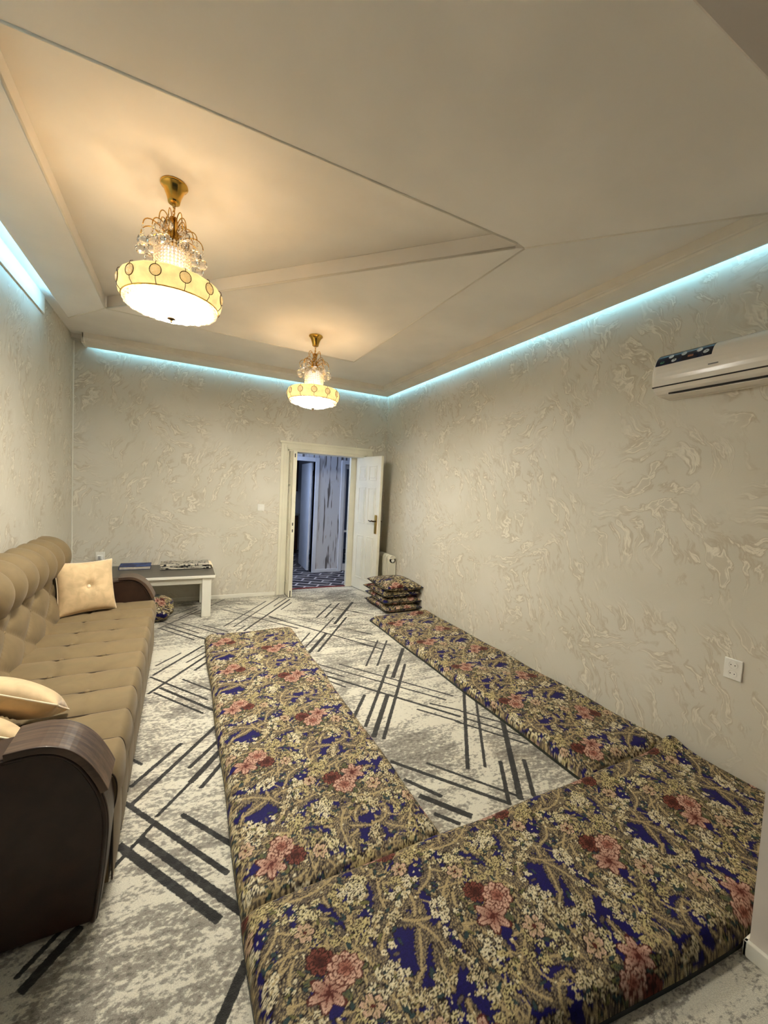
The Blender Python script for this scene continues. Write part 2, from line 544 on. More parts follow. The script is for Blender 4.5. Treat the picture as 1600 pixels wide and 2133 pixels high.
# ------------------------------------------------------------------ brocade repeat (colours of the woven cloth)
TW, TH, NX, NY = 0.78, 0.585, 468, 351
def paint_brocade():
    X, Y = np.meshgrid((np.arange(NX) + 0.5) * TW / NX, (np.arange(NY) + 0.5) * TH / NY)
    def c3(r, g, b):
        return np.array([lin(r), lin(g), lin(b)], np.float32)
    NAVY, TAUPE, GOLD, CREAM = c3(26, 18, 98), c3(110, 99, 87), c3(196, 174, 130), c3(250, 238, 200)
    YEL, TEAL, OLIVE, DARK = c3(224, 210, 150), c3(52, 74, 76), c3(120, 118, 70), c3(38, 26, 24)
    ROSE, ROSEL, ROSED, WINE = c3(200, 140, 120), c3(236, 196, 174), c3(144, 78, 64), c3(96, 40, 32)
    img = np.empty((NY, NX, 3), np.float32)
    img[:] = NAVY
    hue = RNG.random((NY, NX))[:, :, None].astype(np.float32)
    def window(cx, cy, r):
        ix = np.arange(int((cx - r) / TW * NX) - 1, int((cx + r) / TW * NX) + 2)
        iy = np.arange(int((cy - r) / TH * NY) - 1, int((cy + r) / TH * NY) + 2)
        gx, gy = np.meshgrid((ix + 0.5) * TW / NX - cx, (iy + 0.5) * TH / NY - cy)
        return np.ix_(iy % NY, ix % NX), gx, gy
    def ell(cx, cy, a, b, ang, c1, c2=None, edge=None):
        ii, gx, gy = window(cx, cy, max(a, b) * 1.25)
        ca, sa = math.cos(ang), math.sin(ang)
        u, v = (gx * ca + gy * sa) / a, (-gx * sa + gy * ca) / b
        d = u * u + v * v
        sub = img[ii]
        if edge is not None:
            sub[d < 1.5] = edge
        m = d < 1
        if c2 is None:
            sub[m] = c1
        else:
            k = np.clip((u + 1) / 2, 0, 1)[:, :, None]
            col = c1 * (1 - k) + c2 * k
            sub[m] = col[m]
            vein = m & (np.abs(v) < 0.10)
            sub[vein] = (c1 * 0.7)
        img[ii] = sub
    def stroke(pts, wd, col, feather=False, col2=None):
        pts = np.array(pts)
        lo, hi = pts.min(0) - wd * 1.3, pts.max(0) + wd * 1.3
        c0 = (lo + hi) / 2
        ii, gx, gy = window(c0[0], c0[1], max(hi - lo) / 2)
        gx, gy = gx + c0[0], gy + c0[1]
        best = np.full(gx.shape, 9.0)
        par = np.zeros(gx.shape)
        sgn = np.zeros(gx.shape)
        n = len(pts) - 1
        for i in range(n):
            a, b = pts[i], pts[i + 1]
            d = b - a
            l2 = d @ d + 1e-12
            tt = np.clip(((gx - a[0]) * d[0] + (gy - a[1]) * d[1]) / l2, 0, 1)
            ex, ey = gx - a[0] - tt * d[0], gy - a[1] - tt * d[1]
            ds = np.hypot(ex, ey)
            m = ds < best
            best[m] = ds[m]
            par[m] = (i + tt[m]) / n
            sgn[m] = np.sign(d[0] * ey - d[1] * ex)[m]
        wloc = wd * np.sin(np.pi * (0.08 + 0.9 * par)) ** 0.6
        if feather:
            wloc = wloc * (0.86 + 0.14 * np.sin(par * 75))
        m = best < wloc
        sub = img[ii]
        if feather:
            halo = best < wloc * 1.10
            sub[halo] = DARK
            sub[m] = col
            L_ = np.sum(np.hypot(*np.diff(pts, axis=0).T))
            ph = par * L_ / 0.0135 - best / 0.010
            ridge = m & (np.sin(ph * 2 * np.pi) > 0.5)
            sub[ridge] = col2
            curl = m & (np.abs(np.sin(best * 2 * np.pi / 0.018 + par * 9)) < 0.25)
            sub[curl] = DARK * 1.6
            rib = best < 0.0045
            sub[rib & m] = GOLD
        else:
            sub[m] = col
        img[ii] = sub
    def arc(x, y, ang, L_, bend, n=16):
        out = [(x, y)]
        for k in range(n):
            ang += bend / n
            x += math.cos(ang) * L_ / n
            y += math.sin(ang) * L_ / n
            out.append((x, y))
        return out
    R = random.Random(5)
    sets = [(0.20, 0.15, 1), (0.59, 0.4425, -1)]
    def feather(x, y, a, L_, b, wd, k=0.62):
        stroke(arc(x, y, a, L_, b, 18), wd, TAUPE * R.uniform(0.8, 1.1), True, GOLD * (k + 0.2))
    for k in range(48):
        feather(R.uniform(0, TW), R.uniform(0, TH), R.uniform(-0.6, 0.6) + (math.pi if k % 2 else 0), R.uniform(0.14, 0.24), R.uniform(-2.0, 2.0), R.uniform(0.020, 0.034), 0.5)
    for cx, cy, s in sets:                   # big feathered scrolls
        q = math.pi if s < 0 else 0
        for (ox, oy, a, L_, b, wd) in ((-0.20, 0.14, 0.1, 0.40, -0.9, 0.058), (-0.18, -0.14, -0.2, 0.38, 0.9, 0.052), (0.02, 0.16, 0.5, 0.24, 1.2, 0.038), (0.10, -0.10, 1.1, 0.22, -1.6, 0.038), (-0.22, 0.02, 1.3, 0.18, 1.9, 0.030), (0.17, 0.03, -1.2, 0.20, 1.8, 0.030), (0.0, -0.19, 0.4, 0.26, 0.8, 0.026)):
            feather(cx + s * ox, cy + s * oy, a + q, L_, b, wd)
    for cx, cy, s in sets:                   # gold stems
        for k in range(20):
            a = R.uniform(0, 6.28)
            r = R.uniform(0.05, 0.22)
            stroke(arc(cx + r * math.cos(a), cy + r * math.sin(a), R.uniform(0, 6.28), R.uniform(0.08, 0.19), R.uniform(-4.2, 4.2), 14), 0.0042, GOLD)
    def flower(x, y, r, c1, c2, mid, n=5):
        a0 = R.uniform(0, 6.28)
        for k in range(n):
            a = a0 + k * 2 * math.pi / n
            ell(x + r * 0.62 * math.cos(a), y + r * 0.62 * math.sin(a), r * 0.62, r * 0.40, a, c2, c1, DARK)
        ell(x, y, r * 0.26, r * 0.26, 0, mid)
    for cx, cy, s in sets:                   # leaves and small blossoms in sprays
        for k in range(110):
            a, r = R.uniform(0, 6.28), 0.05 + 0.22 * math.sqrt(R.random())
            ell(cx + r * math.cos(a) * 1.05, cy + r * math.sin(a) * 0.85, R.uniform(0.009, 0.018), R.uniform(0.004, 0.007), R.uniform(0, 6.28), R.choice((TEAL, OLIVE, TEAL, GOLD, TAUPE)), None, DARK)
        for spray in range(15):
            a = spray * 0.419 * 2.4 + R.uniform(-0.3, 0.3)
            r = 0.09 + 0.16 * math.sqrt((spray + 0.5) / 15)
            sx, sy = cx + r * math.cos(a) * 1.08, cy + r * math.sin(a) * 0.86
            pal = R.choice(((CREAM, YEL, DARK), (CREAM, GOLD, OLIVE), (YEL, GOLD, DARK), (c3(240, 230, 200), CREAM, GOLD)))
            ang = R.uniform(0, 3.14)
            for k in range(17):
                fa, fr = R.uniform(0, 6.28), 0.036 * math.sqrt(R.random())
                u, v = fr * math.cos(fa) * 1.9, fr * math.sin(fa)
                flower(sx + u * math.cos(ang) - v * math.sin(ang), sy + u * math.sin(ang) + v * math.cos(ang), R.uniform(0.006, 0.0115), *pal)
        for k in range(90):
            a, r = R.uniform(0, 6.28), 0.27 * math.sqrt(R.random())
            ell(cx + r * math.cos(a) * 1.1, cy + r * math.sin(a) * 0.85, 0.0040, 0.0040, 0, R.choice((CREAM, CREAM, GOLD)))
        for (ox, oy, r) in ((-0.13, 0.075, 0.030), (0.15, -0.05, 0.026)):
            flower(cx + s * ox, cy + s * oy, r, ROSEL, GOLD, WINE, 6)
    def rose(x, y, r, outer, mid, inner):
        for ring, (n, rr, pl) in enumerate(((9, 0.66, 0.42), (7, 0.44, 0.36), (5, 0.22, 0.28))):
            a0 = R.uniform(0, 6.28)
            for k in range(n):
                a = a0 + k * 2 * math.pi / n
                ell(x + r * rr * math.cos(a), y + r * rr * math.sin(a), r * pl, r * pl * 0.72, a, (mid, inner, inner)[ring], (outer, outer, mid)[ring], inner * 0.55)
        ell(x, y, r * 0.14, r * 0.11, 0.4, inner * 0.7)
    for cx, cy, s in sets:                   # the rose bouquets
        for k in range(16):
            a = R.uniform(0, 6.28)
            r = R.uniform(0.045, 0.085)
            ell(cx + r * math.cos(a), cy + r * math.sin(a), 0.026, 0.011, a, TEAL, OLIVE, DARK)
        for k in range(6):
            a = 0.4 + k * 1.047
            ell(cx - s * 0.052 + 0.028 * math.cos(a), cy - s * 0.030 + 0.028 * math.sin(a), 0.030, 0.015, a, ROSED, ROSEL, WINE)
        ell(cx - s * 0.052, cy - s * 0.030, 0.008, 0.008, 0, WINE)
        rose(cx + s * 0.048, cy - s * 0.028, 0.040, ROSED, WINE, WINE * 0.6)
        rose(cx + s * 0.005, cy + s * 0.035, 0.048, ROSEL, ROSE, ROSED)
    return img * (0.70 + 0.28 * hue)
BRO = paint_brocade()
def brocade(u, v):
    i = (np.floor(v / TH * NY).astype(int)) % NY
    j = (np.floor(u / TW * NX).astype(int)) % NX
    return BRO[i, j]

# ------------------------------------------------------------------ structure
def Box(name, *a, mat=None, parent=None, bevel=0.0):
    return MB().box(*a).build(name, mat, parent, bevel=bevel)

floor = structure(MB().box(XL - 0.15, XR + 0.15, YR - 0.15, YB + 0.26, -0.14, -0.002).build('floor', M_PILLAR))
def make_carpet():
    gx = np.concatenate([np.linspace(XL + 0.002, -0.46, 30)[:-1], np.arange(-0.46, 2.12, 0.008), np.linspace(2.12, XR - 0.002, 30)])
    gy = np.concatenate([np.linspace(YR + 0.01, 1.0, 60)[:-1], np.arange(1.0, YB - 0.002, 0.008), [YB - 0.002, YB + 0.236]])
    X, Y = np.meshgrid(gx, gy)
    D = np.full(X.shape, 0.05, np.float32)
    for (x1, y1, x2, y2, w_) in STRIPES:
        L_ = math.hypot(x2 - x1, y2 - y1)
        ux, uy = (x2 - x1) / L_, (y2 - y1) / L_
        ax, ay = X - (x1 + x2) / 2, Y - (y1 + y2) / 2
        D = np.minimum(D, np.maximum(np.abs(ax * ux + ay * uy) - L_ / 2, np.abs(ay * ux - ax * uy) - w_ / 2))
    o = grid_obj('carpet', np.stack([X, Y, 0 * X], -1), M_CARPET)
    at = o.data.attributes.new('stripe', 'FLOAT', 'POINT')
    at.data.foreach_set('value', D.astype(np.float32).ravel())
    # drop the cells outside the door reveal
    bm = bmesh.new()
    bm.from_mesh(o.data)
    kill = [v for v in bm.verts if v.co.y > YB + 0.1 and not (DX0 + 0.03 < v.co.x < DX1 - 0.03)]
    bmesh.ops.delete(bm, geom=kill, context='VERTS')
    bm.to_mesh(o.data)
    bm.free()
    return tag(o, 'grey and cream mottled carpet with black hatched lines covering the floor', 'carpet')
DX0, DX1, DZ = 1.275, 2.462, 2.03
make_carpet()
# right wall, left wall, back wall with the door opening, near wall with niche opening
structure(Box('wall_right', XR, XR + 0.15, YR, YB + 0.25, -0.012, ZT + 0.15, mat=M_WALL), 'long wall papered in beige marbled relief paper')
structure(Box('wall_left', XL - 0.15, XL, YR, YB + 0.25, -0.012, ZT + 0.15, mat=M_WALL))
wb = MB()
wb.box(XL - 0.15, DX0, YB, YB + 0.25, -0.012, ZT + 0.15)
wb.box(DX1, XR + 0.15, YB, YB + 0.25, -0.012, ZT + 0.15)
wb.box(DX0, DX1, YB, YB + 0.25, DZ, ZT + 0.15)
structure(wb.build('wall_back', M_WALL), 'end wall papered in beige marbled relief paper')
wn = MB()
wn.box(1.78, XR, YN - 0.30, YN, 0.0, 2.65)
structure(wn.build('wall_near', M_PILLAR), 'plain plastered wall end beside the opening')
structure(MB().box(XL, XR, YN - 0.30, YN, 2.65, ZT).build('trim_8', M_PILLAR, bevel=0.006), 'plastered lintel over the opening')
structure(MB().box(1.765, 1.782, YN - 0.30, YN + 0.012, 0, 0.055).box(1.765, XR, YN, YN + 0.012, 0, 0.055).build('baseboard_near', M_WHITE, bevel=0.003))
ceil = structure(Box('ceiling', XL - 0.15, XR + 0.15, YR, YB + 0.25, ZT, ZT + 0.15, mat=M_CEIL), 'upper ceiling level of warm white plaster')
# dropped panels: two interlocking triangles along one diagonal
p1 = [(-0.965, YN), (2.62, YN), (2.62, 0.865), (1.712, 1.812), (1.655, 1.80), (-0.622, 1.79), (-0.622, 4.235), (-0.965, 4.69)]
p2 = [(-0.612, 4.245), (1.69, 4.327), (1.715, 1.812), (1.668, 1.835)]
for poly in (p1, p2):
    pn = MB().prism(poly, ZP, ZT).build('dropped_panel', M_CEIL, ceil, bevel=0.004)
# thin bead along the inner edges of the recess
bead = MB()
for a, b in (((-0.622, 1.79), (-0.622, 4.235)), ((-0.612, 4.243), (1.664, 1.838)), ((1.64, 1.80), (-0.622, 1.79)), ((-0.622, 4.235), (-0.965, 4.69)), ((-0.612, 4.245), (1.69, 4.327)), ((1.69, 4.327), (1.715, 1.812)), ((1.712, 1.812), (2.60, 0.885))):
    bead.tube([(a[0], a[1], ZP + 0.002), (b[0], b[1], ZP + 0.002)], 0.007, 8)
bead.build('edge_bead', M_PLASTER, ceil, smooth=True)
# cornice on the right and back walls, standing off the wall for the light gap
prof = [(0.20, ZT), (0.20, 2.994), (0.192, 2.988), (0.178, 2.988), (0.168, 2.976), (0.064, 2.938), (0.052, 2.938), (0.052, 2.962), (0.064, 2.97), (0.064, 3.03), (0.13, ZT)]
def cpath(j, d, z):
    return [(XR - d, YN, z), (XR - d, YB - d, z), (-1.0, YB - d, z)][j]
structure(MB().sweep(prof, cpath, 3).build('trim_1', M_PLASTER), 'white plaster cornice with a light gap to the wall')
structure(MB().box(-1.004, -0.98, YB - 0.20, YB, 2.94, ZT).box(XL, -1.0, YB - 0.10, YB, 3.0, ZT).build('trim_2', M_PLASTER, bevel=0.006), 'cornice end block')
structure(MB().box(XL, XL + 0.012, YN, 4.55, 2.90, ZT).build('trim_3', M_PLASTER), 'smooth plaster strip above the left wallpaper')
structure(MB().box(XL, XL + 0.014, YB - 0.014, YB, 0.05, 3.0).build('corner_light_strip', M_WHITE, bevel=0.005), 'slim white strip imitating a line of light in the corner')  # added white strip imitates the light leak down the back-left corner
led = MB().box(XR - 0.0645, XR - 0.058, YN + 0.02, YB - 0.066, 3.000, 3.012)
tag(led.build('led_strip', M_LED), 'icy blue LED strip glowing behind the cornice of the long wall', 'LED strip')
tag(MB().box(-0.93, XR - 0.066, YB - 0.0645, YB - 0.058, 3.000, 3.012).build('led_strip', M_LED), 'icy blue LED strip glowing behind the cornice over the door', 'LED strip')
tag(MB().box(-0.975, -0.967, YN + 0.05, 4.42, 3.005, 3.017).build('led_strip', M_LED), 'icy blue LED strip glowing above the wall behind the sofa', 'LED strip')
# skirting
structure(MB().box(XL, DX0 - 0.10, YB - 0.014, YB, 0, 0.05).box(DX1 + 0.09, XR, YB - 0.014, YB, 0, 0.05).build('baseboard_back', M_WHITE, bevel=0.004))
structure(Box('baseboard_right', XR - 0.012, XR, YN, YB - 0.014, 0, 0.03, mat=M_WHITE, bevel=0.004))
structure(Box('baseboard_left', XL, XL + 0.014, YR, YB - 0.014, 0, 0.05, mat=M_WHITE, bevel=0.004))

# ------------------------------------------------------------------ double door
tr = MB()
def trim_frame(mb, x0, x1, zt, y0, y1, wd):
    mb.box(x0 - wd, x0, y0, y1, 0, zt + wd)
    mb.box(x1, x1 + wd, y0, y1, 0, zt + wd)
    mb.box(x0, x1, y0, y1, zt, zt + wd)
trim_frame(tr, DX0, DX1, DZ, YB - 0.018, YB, 0.085)
trim_frame(tr, DX0 - 0.012, DX1 + 0.012, DZ + 0.012, YB - 0.028, YB - 0.016, 0.035)
tr.box(DX0 - 0.105, DX1 + 0.105, YB - 0.035, YB, DZ + 0.075, DZ + 0.105)
structure(tr.build('trim_5', M_CREAMDOOR, bevel=0.004), 'cream moulded casing around the double door')
fr = MB()                                                    # frame lining the deep reveal
fr.box(DX0 - 0.001, DX0 + 0.03, YB - 0.005, YB + 0.27, 0, DZ)
fr.box(DX1 - 0.03, DX1 + 0.001, YB - 0.005, YB + 0.27, 0, DZ)
fr.box(2.305, DX1 - 0.03, YB + 0.207, YB + 0.27, 0, DZ)
fr.box(DX0 + 0.03, DX0 + 0.06, YB + 0.20, YB + 0.27, 0, DZ)
fr.box(DX0, DX1, YB - 0.005, YB + 0.27, DZ - 0.03, DZ + 0.001)
structure(fr.build('trim_6', M_CREAMDOOR, bevel=0.003), 'cream reveal lining of the double door')

def six_panel_leaf(parent, wd, ht, th):
    """leaf in its own frame: x 0..wd, y 0..th, z .012..ht"""
    MB().box(0, wd, 0, th, 0.012, ht).build('leaf_slab', M_CREAMDOOR, parent, bevel=0.003)
    cols = ((0.10, wd / 2 - 0.035), (wd / 2 + 0.035, wd - 0.10)) if wd > 0.5 else ((0.08, wd - 0.08),)
    rows = ((0.18, 0.84), (1.02, 1.56), (1.66, 1.88))
    for side in (0, 1):
        y0, y1 = ((-0.007, 0.002), (th - 0.002, th + 0.007))[side]
        for x0, x1 in cols:
            for z0, z1 in rows:
                m = MB()
                bw = 0.016
                m.box(x0, x1, y0, y1, z0, z0 + bw).box(x0, x1, y0, y1, z1 - bw, z1)
                m.box(x0, x0 + bw, y0, y1, z0 + bw, z1 - bw).box(x1 - bw, x1, y0, y1, z0 + bw, z1 - bw)
                m.box(x0 + 0.04, x1 - 0.04, y0 + 0.002 * (1 - side), y1 - 0.002 * side, z0 + 0.04, z1 - 0.04)
                m.build('panel', M_CREAMDOOR, parent, bevel=0.004)
    return parent
door_r = structure(thing('door_1', 'cream six-panel door leaf with brass handle, swung open towards the cushions', None), None)
six_panel_leaf(door_r, 0.67, 2.012, 0.042)
hd = MB()
for y0, y1 in ((-0.012, 0.0), (0.042, 0.054)):
    hd.box(0.580, 0.632, y0, y1, 0.90, 1.17)
hd.build('handle_plate', M_BRASS, door_r, bevel=0.006)
for s, y in ((1, -0.05), (-1, 0.092)):
    MB().tube([(0.605, 0.021 - s * 0.03, 1.08), (0.605, y, 1.08), (0.57, y - s * 0.006, 1.083), (0.53, y, 1.072), (0.49, y - s * 0.004, 1.086)], [0.011, 0.011, 0.010, 0.009, 0.006], 10).build('lever', M_DARKMETAL, door_r, smooth=True)
door_r.location = (2.392, YB + 0.195, 0)
door_r.rotation_euler = (0, 0, math.atan2(5.150 - (YB + 0.195), 2.494 - 2.392))
door_l = structure(thing('door_2', 'narrow cream door leaf seen edge on with lock plate', None), None)
six_panel_leaf(door_l, 0.40, 2.0, 0.052)
MB().box(0.3985, 0.402, 0.010, 0.035, 0.86, 1.08).build('lock_plate', M_CREAMDOOR, door_l, bevel=0.001)
MB().box(0.4015, 0.4028, 0.016, 0.029, 0.90, 0.94).box(0.4015, 0.4028, 0.016, 0.029, 0.99, 1.03).box(0.4012, 0.4028, 0.017, 0.030, 0.012, 0.10).box(0.4012, 0.4028, 0.017, 0.030, 1.91, 1.96).build('keyhole', M_BLACK, door_l)
door_l.location = (1.308, YB + 0.20, 0)
door_l.rotation_euler = (0, 0, -math.pi / 2 + 0.02)

# ------------------------------------------------------------------ hallway and kitchen beyond
HX0, HX1, HY0, HY1, HZ = 0.5, 3.7, YB + 0.25, 6.93, 2.75
def hallfloor():
    t = NT('dark_patterned_hall_carpet')
    p = t.mapping(t.obj(), rot=(0, 0, 0.55))
    b = t.n('ShaderNodeTexBrick')
    t.l(p, b.inputs[0])
    b.inputs['Color1'].default_value = rgb(34, 32, 40)
    b.inputs['Color2'].default_value = rgb(66, 62, 70)
    b.inputs['Mortar'].default_value = rgb(190, 186, 190)
    b.inputs['Scale'].default_value = 1.5
    b.inputs['Mortar Size'].default_value = 0.022
    n = t.math('MULTIPLY', t.ramp(t.noise(t.obj(), 4, 3), 0.5, 0.6), 0.5)
    t.set(Base_Color=t.mix(n, b.outputs[0], rgb(140, 134, 134)), Roughness=0.9)
    return t.m
structure(Box('floor_hall', HX0, HX1, YB + 0.262, 9.6, -0.14, 0.004, mat=hallfloor()), 'dark hall carpet with pale line pattern')
structure(Box('trim_7', DX0 + 0.03, DX1 - 0.03, YB + 0.235, YB + 0.262, -0.012, 0.012, mat=plain('red_threshold', rgb(120, 28, 30), 0.5), bevel=0.003), 'red carpet threshold strip')
def hallpaper():
    t = NT('dashed_hall_wallpaper')
    p = t.obj()
    n = t.noise(t.mapping(p, sc=(24, 1, 1.8)), 1.0, 2, 0.5)
    k = t.noise(t.mapping(p, (3, 0, 7), (0, 0, 0), (60, 1, 4)), 1.0, 2)
    c = t.mix(t.ramp(n, 0.575, 0.62), rgb(206, 206, 212), rgb(104, 98, 98))
    c = t.mix(t.math('MULTIPLY', t.ramp(k, 0.66, 0.7), 0.7), c, rgb(150, 124, 92))
    t.set(Base_Color=c, Roughness=0.6)
    return t.m
M_HALLPAPER = hallpaper()
KX0, KX1, KZ = 1.32, 2.075, 1.965         # kitchen doorway
GX0, GX1 = 2.63, 3.4                      # glazed door
hw = MB()
hw.box(HX0, KX0, HY1, HY1 + 0.12, 0, HZ).box(KX1, GX0, HY1, HY1 + 0.12, 0, HZ).box(GX1, HX1, HY1, HY1 + 0.12, 0, HZ)
hw.box(KX0, KX1, HY1, HY1 + 0.12, KZ, HZ).box(GX0, GX1, HY1, HY1 + 0.12, 1.96, HZ)
structure(hw.build('wall_hall', M_HALLPAPER), 'pale hall wallpaper with vertical grey dashes')
structure(MB().box(HX0 - 0.1, HX0, HY0, 9.6, 0, HZ).box(HX1, HX1 + 0.1, HY0, 9.6, 0, HZ).box(HX0, HX1, 9.5, 9.6, 0, HZ).build('wall_kitchen', M_HALLBLUE))
structure(Box('ceiling_hall', HX0, HX1, HY0, 9.6, HZ, HZ + 0.1, mat=M_HALLBLUE))
hf = MB()
trim_frame(hf, KX0, KX1, KZ, HY1 - 0.02, HY1 + 0.13, 0.07)
trim_frame(hf, GX0, GX1, 1.96, HY1 - 0.02, HY1 + 0.13, 0.07)
hf.box(KX1 + 0.07, GX0 - 0.07, HY1 - 0.014, HY1, 0.004, 0.06)
structure(hf.build('trim_9', M_HALLBLUE, bevel=0.004), 'white hall door casings')
kd = structure(thing('door_3', 'white kitchen door standing open beyond the hall', None), None)
MB().box(0, 0.74, 0, 0.04, 0.015, 1.95).build('leaf_slab', M_HALLBLUE, kd, bevel=0.003)
for z in (0.22, 1.72):
    MB().tube([(-0.008, -0.008, z), (-0.008, -0.008, z + 0.09)], 0.012, 10).box(-0.012, 0.03, -0.006, 0.0, z, z + 0.09).build('hinge', M_BLACK, kd)
kd.location = (2.062, HY1 + 0.13, 0)
kd.rotation_euler = (0, 0, math.pi / 2 - 0.06)
gd = structure(thing('door_4', 'glazed door across the hall', None), None)
MB().box(GX0 + 0.004, GX0 + 0.045, HY1 + 0.03, HY1 + 0.07, 0.01, 1.955).box(GX1 - 0.09, GX1 - 0.004, HY1 + 0.03, HY1 + 0.07, 0.01, 1.955).box(GX0 + 0.045, GX1 - 0.09, HY1 + 0.03, HY1 + 0.07, 1.88, 1.955).box(GX0 + 0.045, GX1 - 0.09, HY1 + 0.03, HY1 + 0.07, 0.01, 0.14).box(GX0 + 0.045, GX1 - 0.09, HY1 + 0.03, HY1 + 0.07, 0.72, 0.76).build('door_frame', M_HALLBLUE, gd, bevel=0.003)
for z0, z1 in ((0.14, 0.72), (0.76, 1.88)):
    MB().box(GX0 + 0.045, GX1 - 0.09, HY1 + 0.045, HY1 + 0.055, z0, z1).build('pane', glass('tinted_door_glass', (0.62, 0.70, 0.82, 1), 0.02), gd)
# kitchen units
kc = thing('kitchen_cabinet', 'dark walnut base cabinet in the kitchen beyond the door', 'cabinet', (0, 0, 0))
MB().box(1.75, 2.35, 9.0, 9.48, 0.09, 0.86).box(1.75, 2.35, 9.05, 9.48, 0.0, 0.10).build('body', M_CABINET, kc)
for x in (1.755, 2.055):
    d_ = MB().box(x, x + 0.29, 8.98, 9.0, 0.11, 0.85).build('cabinet_door', M_CABINET, kc, bevel=0.004)
    MB().box(x + 0.24, x + 0.255, 8.965, 8.98, 0.62, 0.76).build('handle', M_BRASS, d_)
MB().box(1.73, 2.37, 8.95, 9.49, 0.86, 0.90).build('worktop', plain('pale_worktop', rgb(170, 165, 160), 0.3), kc, bevel=0.003)
ku = thing('wall_cabinet', 'dark walnut wall cabinet above the kitchen worktop', 'cabinet', (0, 0, 0))
MB().box(1.75, 2.35, 9.15, 9.5, 1.40, 2.3).build('body', M_CABINET, ku)
for x in (1.755, 2.055):
    MB().box(x, x + 0.29, 9.13, 9.15, 1.41, 2.29).build('cabinet_door', M_CABINET, ku, bevel=0.004)
kt = thing('kettle', 'small black kettle on the kitchen worktop', 'kettle', (2.16, 9.1, 0.899))
MB().lathe([(0.0, 0), (0.075, 0), (0.08, 0.03), (0.06, 0.16), (0.03, 0.19), (0.0, 0.195)], 20).build('body', M_BLACK, kt, smooth=True)
MB().tube([(0.05, 0, 0.17), (0.11, 0, 0.16), (0.115, 0, 0.07), (0.075, 0, 0.04)], 0.009, 8).build('handle', M_BLACK, kt, smooth=True)
MB().tube([(-0.05, 0, 0.12), (-0.10, 0, 0.16)], [0.016, 0.009], 8).build('spout', M_BLACK, kt, smooth=True)
# daylight from the hall and kitchen windows (out of view to the left)
def area(name, loc, rot, sx, sy, power, col):
    l = bpy.data.lights.new(name, 'AREA')
    l.shape = 'RECTANGLE'
    l.size, l.size_y, l.energy, l.color = sx, sy, power, col
    o = bpy.data.objects.new(name, l)
    COL.objects.link(o)
    o.location, o.rotation_euler = loc, rot
    return o
area('hall_window_offscreen', (HX0 + 0.05, 6.4, 1.7), (0, -math.pi / 2, 0), 1.2, 0.8, HALL_W, (0.50, 0.66, 1.0))
area('kitchen_window_offscreen', (HX0 + 0.05, 8.2, 1.6), (0, -math.pi / 2, 0), 1.1, 1.2, HALL_W * 0.12, (0.50, 0.66, 1.0))

# ------------------------------------------------------------------ sofa along the left wall
sofa = thing('sofa', 'long olive beige tufted sofa with dark brown curved arms along the wall', 'sofa', (0, 0, 0))
SY0, SY1, SP = 1.70, 4.06, 0.236
M_THREAD = plain('dark_seam_thread', rgb(58, 44, 28), 0.8)
def seamd(y):                     # 0 on a seam, 1 mid channel
    return np.abs(np.sin(np.pi * (y - 2.41) / SP))
# seat: runs from the back, over the top and down the rolled front
ny = 300
ys = np.linspace(SY0, SY1, ny)
path = []
for k in range(44):
    path.append((-0.86 + (0.66 - 0.02) * k / 43 + 0.0, 0.0))
for k in range(1, 15):
    a = math.pi / 2 * k / 14
    path.append((-0.22 + 0.024 * math.sin(a), -0.06 * (1 - math.cos(a))))
for k in range(1, 12):
    path.append((-0.196 - 0.012 * (k / 11) ** 2, -0.06 - 0.085 * k / 11))
path = np.array(path)
nrm = np.gradient(path, axis=0)
nrm = np.stack([-nrm[:, 1], nrm[:, 0]], -1)
nrm /= np.linalg.norm(nrm, axis=1)[:, None]
nrm[:, 1] = np.abs(nrm[:, 1])
nrm[:, 0] = np.abs(nrm[:, 0])
PX, PZ = path[:, 0][:, None], path[:, 1][:, None]
YY = ys[None, :]
sd = seamd(YY)
puff = 0.026 * np.sqrt(np.clip(sd, 0, 1)) * np.ones_like(PX)
flat = (np.arange(len(path))[:, None] < 46)
for bx, amp in ((-0.61, 0.9), (-0.405, 0.45)):
    puff = puff - 0.010 * amp * np.exp(-((PX - bx - 0.02 * np.sin(np.pi * (YY - 2.41) / SP * 2)) / 0.012) ** 2) * flat
    puff = puff - 0.016 * np.exp(-((PX - bx) / 0.03) ** 2) * np.exp(-((sd) / 0.30) ** 2) * flat
puff += 0.004 * np.sin(YY * 17) * np.sin(PX * 11) * sd
edge = np.clip((YY - SY0) / 0.03, 0, 1) * np.clip((SY1 - YY) / 0.03, 0, 1)
P = np.stack([PX + nrm[:, :1] * puff * 0.6, YY + 0 * PX, 0.445 + PZ + nrm[:, 1:] * puff - 0.01 * (1 - edge)], -1)
c0, c1 = P[:, :1] * 0 + np.array([-0.45, SY0, 0.30]), P[:, :1] * 0 + np.array([-0.45, SY1, 0.30])
P = np.concatenate([c0, P[:, :1], P, P[:, -1:], c1], 1)
seat = grid_obj('seat', P, M_SOFA, sofa)
ks = [2.41 + SP * i for i in range(-3, 8) if SY0 < 2.41 + SP * i < SY1]
for yk in ks:
    pts = [(path[i][0] + nrm[i][0] * 0.002, yk, 0.445 + path[i][1] + 0.0035) for i in range(8, 44, 3)] + \
          [(path[i][0] + 0.003, yk, 0.445 + path[i][1] + 0.002) for i in range(44, len(path), 2)]
    MB().tube(pts, 0.0030, 5).build('seam', M_THREAD, seat)
for i, yk in enumerate(ks):
    for bx in (-0.61, -0.405):
        if (i + (bx > -0.5)) % 2 == 0 or bx < -0.5:
            MB().ball((bx, yk, 0.452), 0.013, 12, 8, (1, 1, 0.5)).build('button', M_SOFA, seat, smooth=True)
